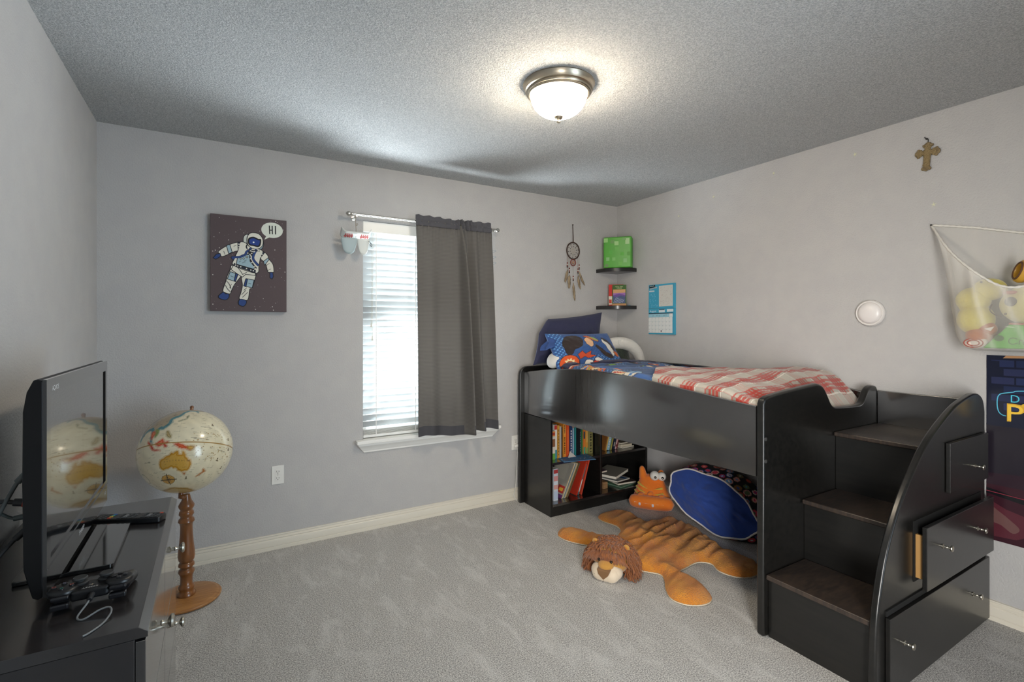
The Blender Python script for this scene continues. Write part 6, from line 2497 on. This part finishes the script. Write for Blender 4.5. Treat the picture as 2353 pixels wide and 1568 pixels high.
mad = N.new('ShaderNodeMath'); mad.operation = 'ADD'; mad.use_clamp = True
L.new(mrn.outputs[0], mad.inputs[0])
L.new(ax_.outputs[2], mad.inputs[1])
L.new(mad.outputs[0], mxs.inputs[0])
L.new(tr.outputs[0], mxs.inputs[1])
L.new(p.outputs[0], mxs.inputs[2])
L.new(mxs.outputs[0], N['Material Output'].inputs[0])

net = thing('toy_net', (X1, .64, 1.25), 'white mesh toy net slung on the right wall holding plush toys', 'toy net')
NY0, NY1 = 1.071, .25
yy = lambda t: NY0 + (NY1 - NY0) * t
rear = [(0, 1.872), (.2, 1.832), (.42, 1.775), (.6, 1.755), (.8, 1.785), (1, 1.872)]
frontz = [(0, 1.868), (.08, 1.775), (.16, 1.690), (.27, 1.602), (.36, 1.540), (.43, 1.522), (.55, 1.545), (.75, 1.65), (1, 1.868)]
fdep = [(0, .004), (.10, .10), (.25, .19), (.45, .225), (.65, .20), (.85, .12), (1, .004)]
botz = [(0, 1.866), (.055, 1.775), (.105, 1.66), (.135, 1.40), (.165, 1.285), (.215, 1.252), (.45, 1.250), (.75, 1.252), (.86, 1.30), (.93, 1.45), (1, 1.866)]
itp = lambda tb, t: float(np.interp(t, [q[0] for q in tb], [q[1] for q in tb]))


def sm(tb, t):
    return (itp(tb, max(0, t - .03)) + itp(tb, t) * 2 + itp(tb, min(1, t + .03))) / 4 if .03 < t < .97 else itp(tb, t)


nU_, nS_ = 90, 60
P = np.zeros((nU_, nS_, 3))
cc = np.zeros((nU_, nS_, 3))
for i in range(nU_):
    t_ = i / (nU_ - 1)
    zr, zf, zb_, dp = sm(rear, t_), sm(frontz, t_), sm(botz, t_), sm(fdep, t_)
    zb_ = min(zb_, zf - .0005)
    for j in range(nS_):
        s = j / (nS_ - 1)
        if s < .35:                                   # rear sheet, down the wall
            k = s / .35
            x, z = X1 - .006 - .015 * math.sin(k * math.pi), zr + (zb_ + .01 - zr) * k
        elif s < .5:                                  # bottom
            k = (s - .35) / .15
            x, z = X1 - .006 - (dp * .93) * k, zb_ + .01 - .010 * math.sin(k * math.pi)
        else:                                         # front sheet up to the rope
            k = (s - .5) / .5
            bul = .02 * math.sin(k * math.pi)
            x, z = X1 - .006 - dp * (.93 + .07 * k) - bul * min(1, dp / .1), zb_ + .01 + (zf - zb_ - .01) * k
        rip = .004 * math.sin(t_ * 60 + s * 5) * min(1, dp / .08) * (1 if s > .5 else .4)
        P[i, j] = (min(x - rip, X1 - .003), yy(t_), z)
        a_, b_ = t_ * .82, s * 1.1
        gather = 0.0
        if s > .5:
            k = (s - .5) / .5
            gather = .20 * k ** 2.5 + .26 * max(0, math.sin(t_ * 46 + s * 9)) ** 6 * .8 + .30 * max(0, 1 - t_ / .11)
        elif s < .35:
            gather = .05 + .10 * max(0, math.sin(t_ * 34 + 1)) ** 4
        cc[i, j] = ((a_ + b_ * .6), (a_ - b_ * .6), gather)
b = MB()
b.grid(P)
b.build('netting', nt_, net, smooth=80, cols=cc.reshape(-1, 3), fix=False)
mrope = M('white_elastic', '#dedad2', .9, bump=(220, .6, .004))
for tb, nm in ((rear, 'rear_rope'), (frontz, 'front_rope')):
    b = MB()
    pts = []
    for k in range(70):
        t_ = k / 69
        x = X1 - .010 if tb is rear else X1 - .006 - sm(fdep, t_)
        pts.append((min(x, X1 - .006), yy(t_), sm(tb, t_)))
    b.tube(pts, [.0042 + .0024 * (k % 2) for k in range(70)], 8)
    b.build(nm, mrope, net, smooth=80)
for y in (NY0, NY1):
    b = MB()
    b.cyl((X1 - .001, y, 1.874), (X1 - .018, y, 1.872), .0022, n=8)
    b.ball((X1 - .018, y, 1.872), .0045, 8, 6)
    b.build('hook', C('#2c2a28', .4), net)

mye = M('pale_yellow_plush', '#d2c463', .95, bump=(80, .5, .006), sheen=.4)
t = thing('plush_toy', (2.99, .86, 1.35), 'pale yellow plush toy in the left end of the toy net', 'plush toy', 'toys in the net')
b = MB()
b.ball((3.005, .885, 1.485), (.070, .062, .058), 24, 16)
b.ball((3.000, .875, 1.395), (.078, .066, .070), 24, 16)
b.ball((3.01, .83, 1.53), (.055, .06, .05), 24, 16)
b.build('body', mye, t, smooth=80)
b = MB()
b.ball((3.000, .905, 1.455), (.035, .03, .028), 18, 12)
b.ball((2.985, .86, 1.372), (.04, .04, .028), 18, 12)
b.build('limbs', mye, t, smooth=80)
b = MB()
b.ball((2.962, .845, 1.562), .005, 10, 8)
b.build('eye', C('#3a2c22'), t, smooth=80)
t = thing('plush_toy', (2.99, .62, 1.40), 'large cream yellow plush with dark ring eyes sunk behind the net front', 'plush toy', 'toys in the net')
b = MB()
b.ball((2.985, .655, 1.455), (.085, .135, .095), 30, 20)
b.build('body', M('cream_yellow_plush', '#d0c57c', .95, bump=(80, .5, .006), sheen=.4), t, smooth=80)
for y, z in ((.735, 1.468), (.60, 1.475)):
    b = MB()
    b.lathe([(.010, 0), (.020, .001), (.020, .006), (.010, .007)], (2.905 + (.0 if y < .7 else .010), y, z), 24, axis=(-1, .2, .1))
    b.build('eye_ring', C('#3b3a38'), t)
b = MB()
b.tube(spline([(2.930, .80, 1.460), (2.922, .805, 1.435), (2.920, .79, 1.415), (2.921, .765, 1.405)], 5), .0022, 6)
b.ball((2.912, .752, 1.416), .005, 8, 6)
b.build('stitched_mouth', C('#4a3d30'), t)
b = MB()
b.ball((2.925, .742, 1.508), (.012, .024, .008), 14, 10)
b.build('red_patch', C('#b04a34'), t)
t = thing('plush_toy', (2.96, .87, 1.27), 'orange-brown plush with white striped foot in the bottom of the net', 'plush toy', 'toys in the net')
b = MB()
b.ball((3.008, .858, 1.318), (.085, .052, .048), 26, 16, rot=Matrix.Rotation(R(25), 3, 'X'))
b.ball((2.985, .832, 1.350), (.042, .035, .034), 22, 14)
b.build('body', M('rust_plush', '#b05a26', .95, bump=(80, .5, .006), var=(10, '#c4885a', .8), sheen=.4), t, smooth=80)
b = MB()
b.ball((2.948, .862, 1.288), (.022, .044, .026), 22, 14, rot=Matrix.Rotation(R(-12), 3, 'X'))
b.build('foot', C('#d8cfc4'), t, smooth=80)
b = MB()
for r_ in (.026, .016):
    b.tube([(2.926 + .4 * r_ * (1 - math.cos(q)) * .2, .862 + r_ * 1.25 * math.cos(q), 1.288 + r_ * .75 * math.sin(q)) for q in (k / 28 * 2 * math.pi for k in range(28))], .0022, 6, closed=True)
b.build('foot_stripes', C('#a8564a'), t)
b = MB()
b.add([(2.917, .822, 1.352), (2.917, .79, 1.362), (2.913, .80, 1.342), (2.923, .822, 1.352), (2.923, .79, 1.362), (2.919, .80, 1.342)], [(0, 1, 2), (5, 4, 3), (0, 3, 4, 1), (1, 4, 5, 2), (2, 5, 3, 0)], C('#e0dad0'))
b.build('tag', None, t, smooth=0)
t = thing('toy_bag', (2.97, .62, 1.262), 'bright green flat toy with dark handwriting in the bottom of the net', 'toy', 'toys in the net')
b = MB()
b.add([(2.940, .835, 1.266), (2.913, .36, 1.266), (2.920, .36, 1.352), (2.930, .745, 1.372), (3.03, .835, 1.266), (3.04, .36, 1.266), (3.04, .36, 1.352), (3.02, .745, 1.372)],
      [(0, 1, 2, 3), (7, 6, 5, 4), (0, 4, 5, 1), (1, 5, 6, 2), (2, 6, 7, 3), (3, 7, 4, 0)], M('lime_green_cloth', '#4fa82a', .7))
b.build('body', None, t, smooth=30, bevel=.006)
a = Art((2.9365, .835, 1.266), (-.027, -.475, 0), (0, 0, 1), .4757, .1, .0005)
a.n = Vector((-1, .05, 0)).normalized()
a.stroke(spline([(.245, .42), (.215, .47), (.19, .40), (.19, .25), (.215, .20), (.245, .25)], 5), .0022, '#243018', 2)
a.stroke(spline([(.255, .2), (.26, .36), (.28, .36), (.285, .2), (.30, .25), (.32, .35), (.335, .27), (.315, .2), (.34, .3), (.36, .25), (.37, .5), (.375, .22), (.40, .3), (.42, .22)], 5), .0022, '#243018', 2)
a.ell(.12, .45, .035, .13, '#2f5a22', 1.5, 24)
a.poly([(.16, .97), (.22, .94), (.225, .91), (.165, .94)], '#cfe0c4', 2)
a.build('handwriting', None, t, smooth=0, fix=False)
b = MB()
b.tube([(2.930, .745, 1.374), (2.922, .55, 1.365), (2.919, .36, 1.354)], .004, 8)
b.build('trim_edge', C('#a8563a'), t)
t = thing('toy_ring', (2.95, .70, 1.56), 'golden yellow toy ring poking out over the net rim at the frame edge', 'toy', 'toys in the net')
b = MB()
b.lathe([(.030, 0), (.047, .006), (.050, .018), (.046, .030), (.030, .034), (.026, .017), (.030, 0)], (2.962, .695, 1.592), 32, axis=(-.5, .75, .25), cap=False)
b.build('ring_body', M('gold_yellow_plastic', '#c79a3a', .4), t, smooth=60)
b = MB()
b.tube([Vector((2.962, .695, 1.592)) + Vector((-.5, .75, .25)).normalized() * .0335 + (Vector((-.5, .75, .25)).normalized().orthogonal().normalized() * math.cos(q) + Vector((-.5, .75, .25)).normalized().cross(Vector((-.5, .75, .25)).normalized().orthogonal().normalized()) * math.sin(q)) * .036 for q in (k / 28 * 2 * math.pi for k in range(28))], .004, 8, closed=True)
b.build('dark_band', C('#5a3c24'), t, smooth=60)
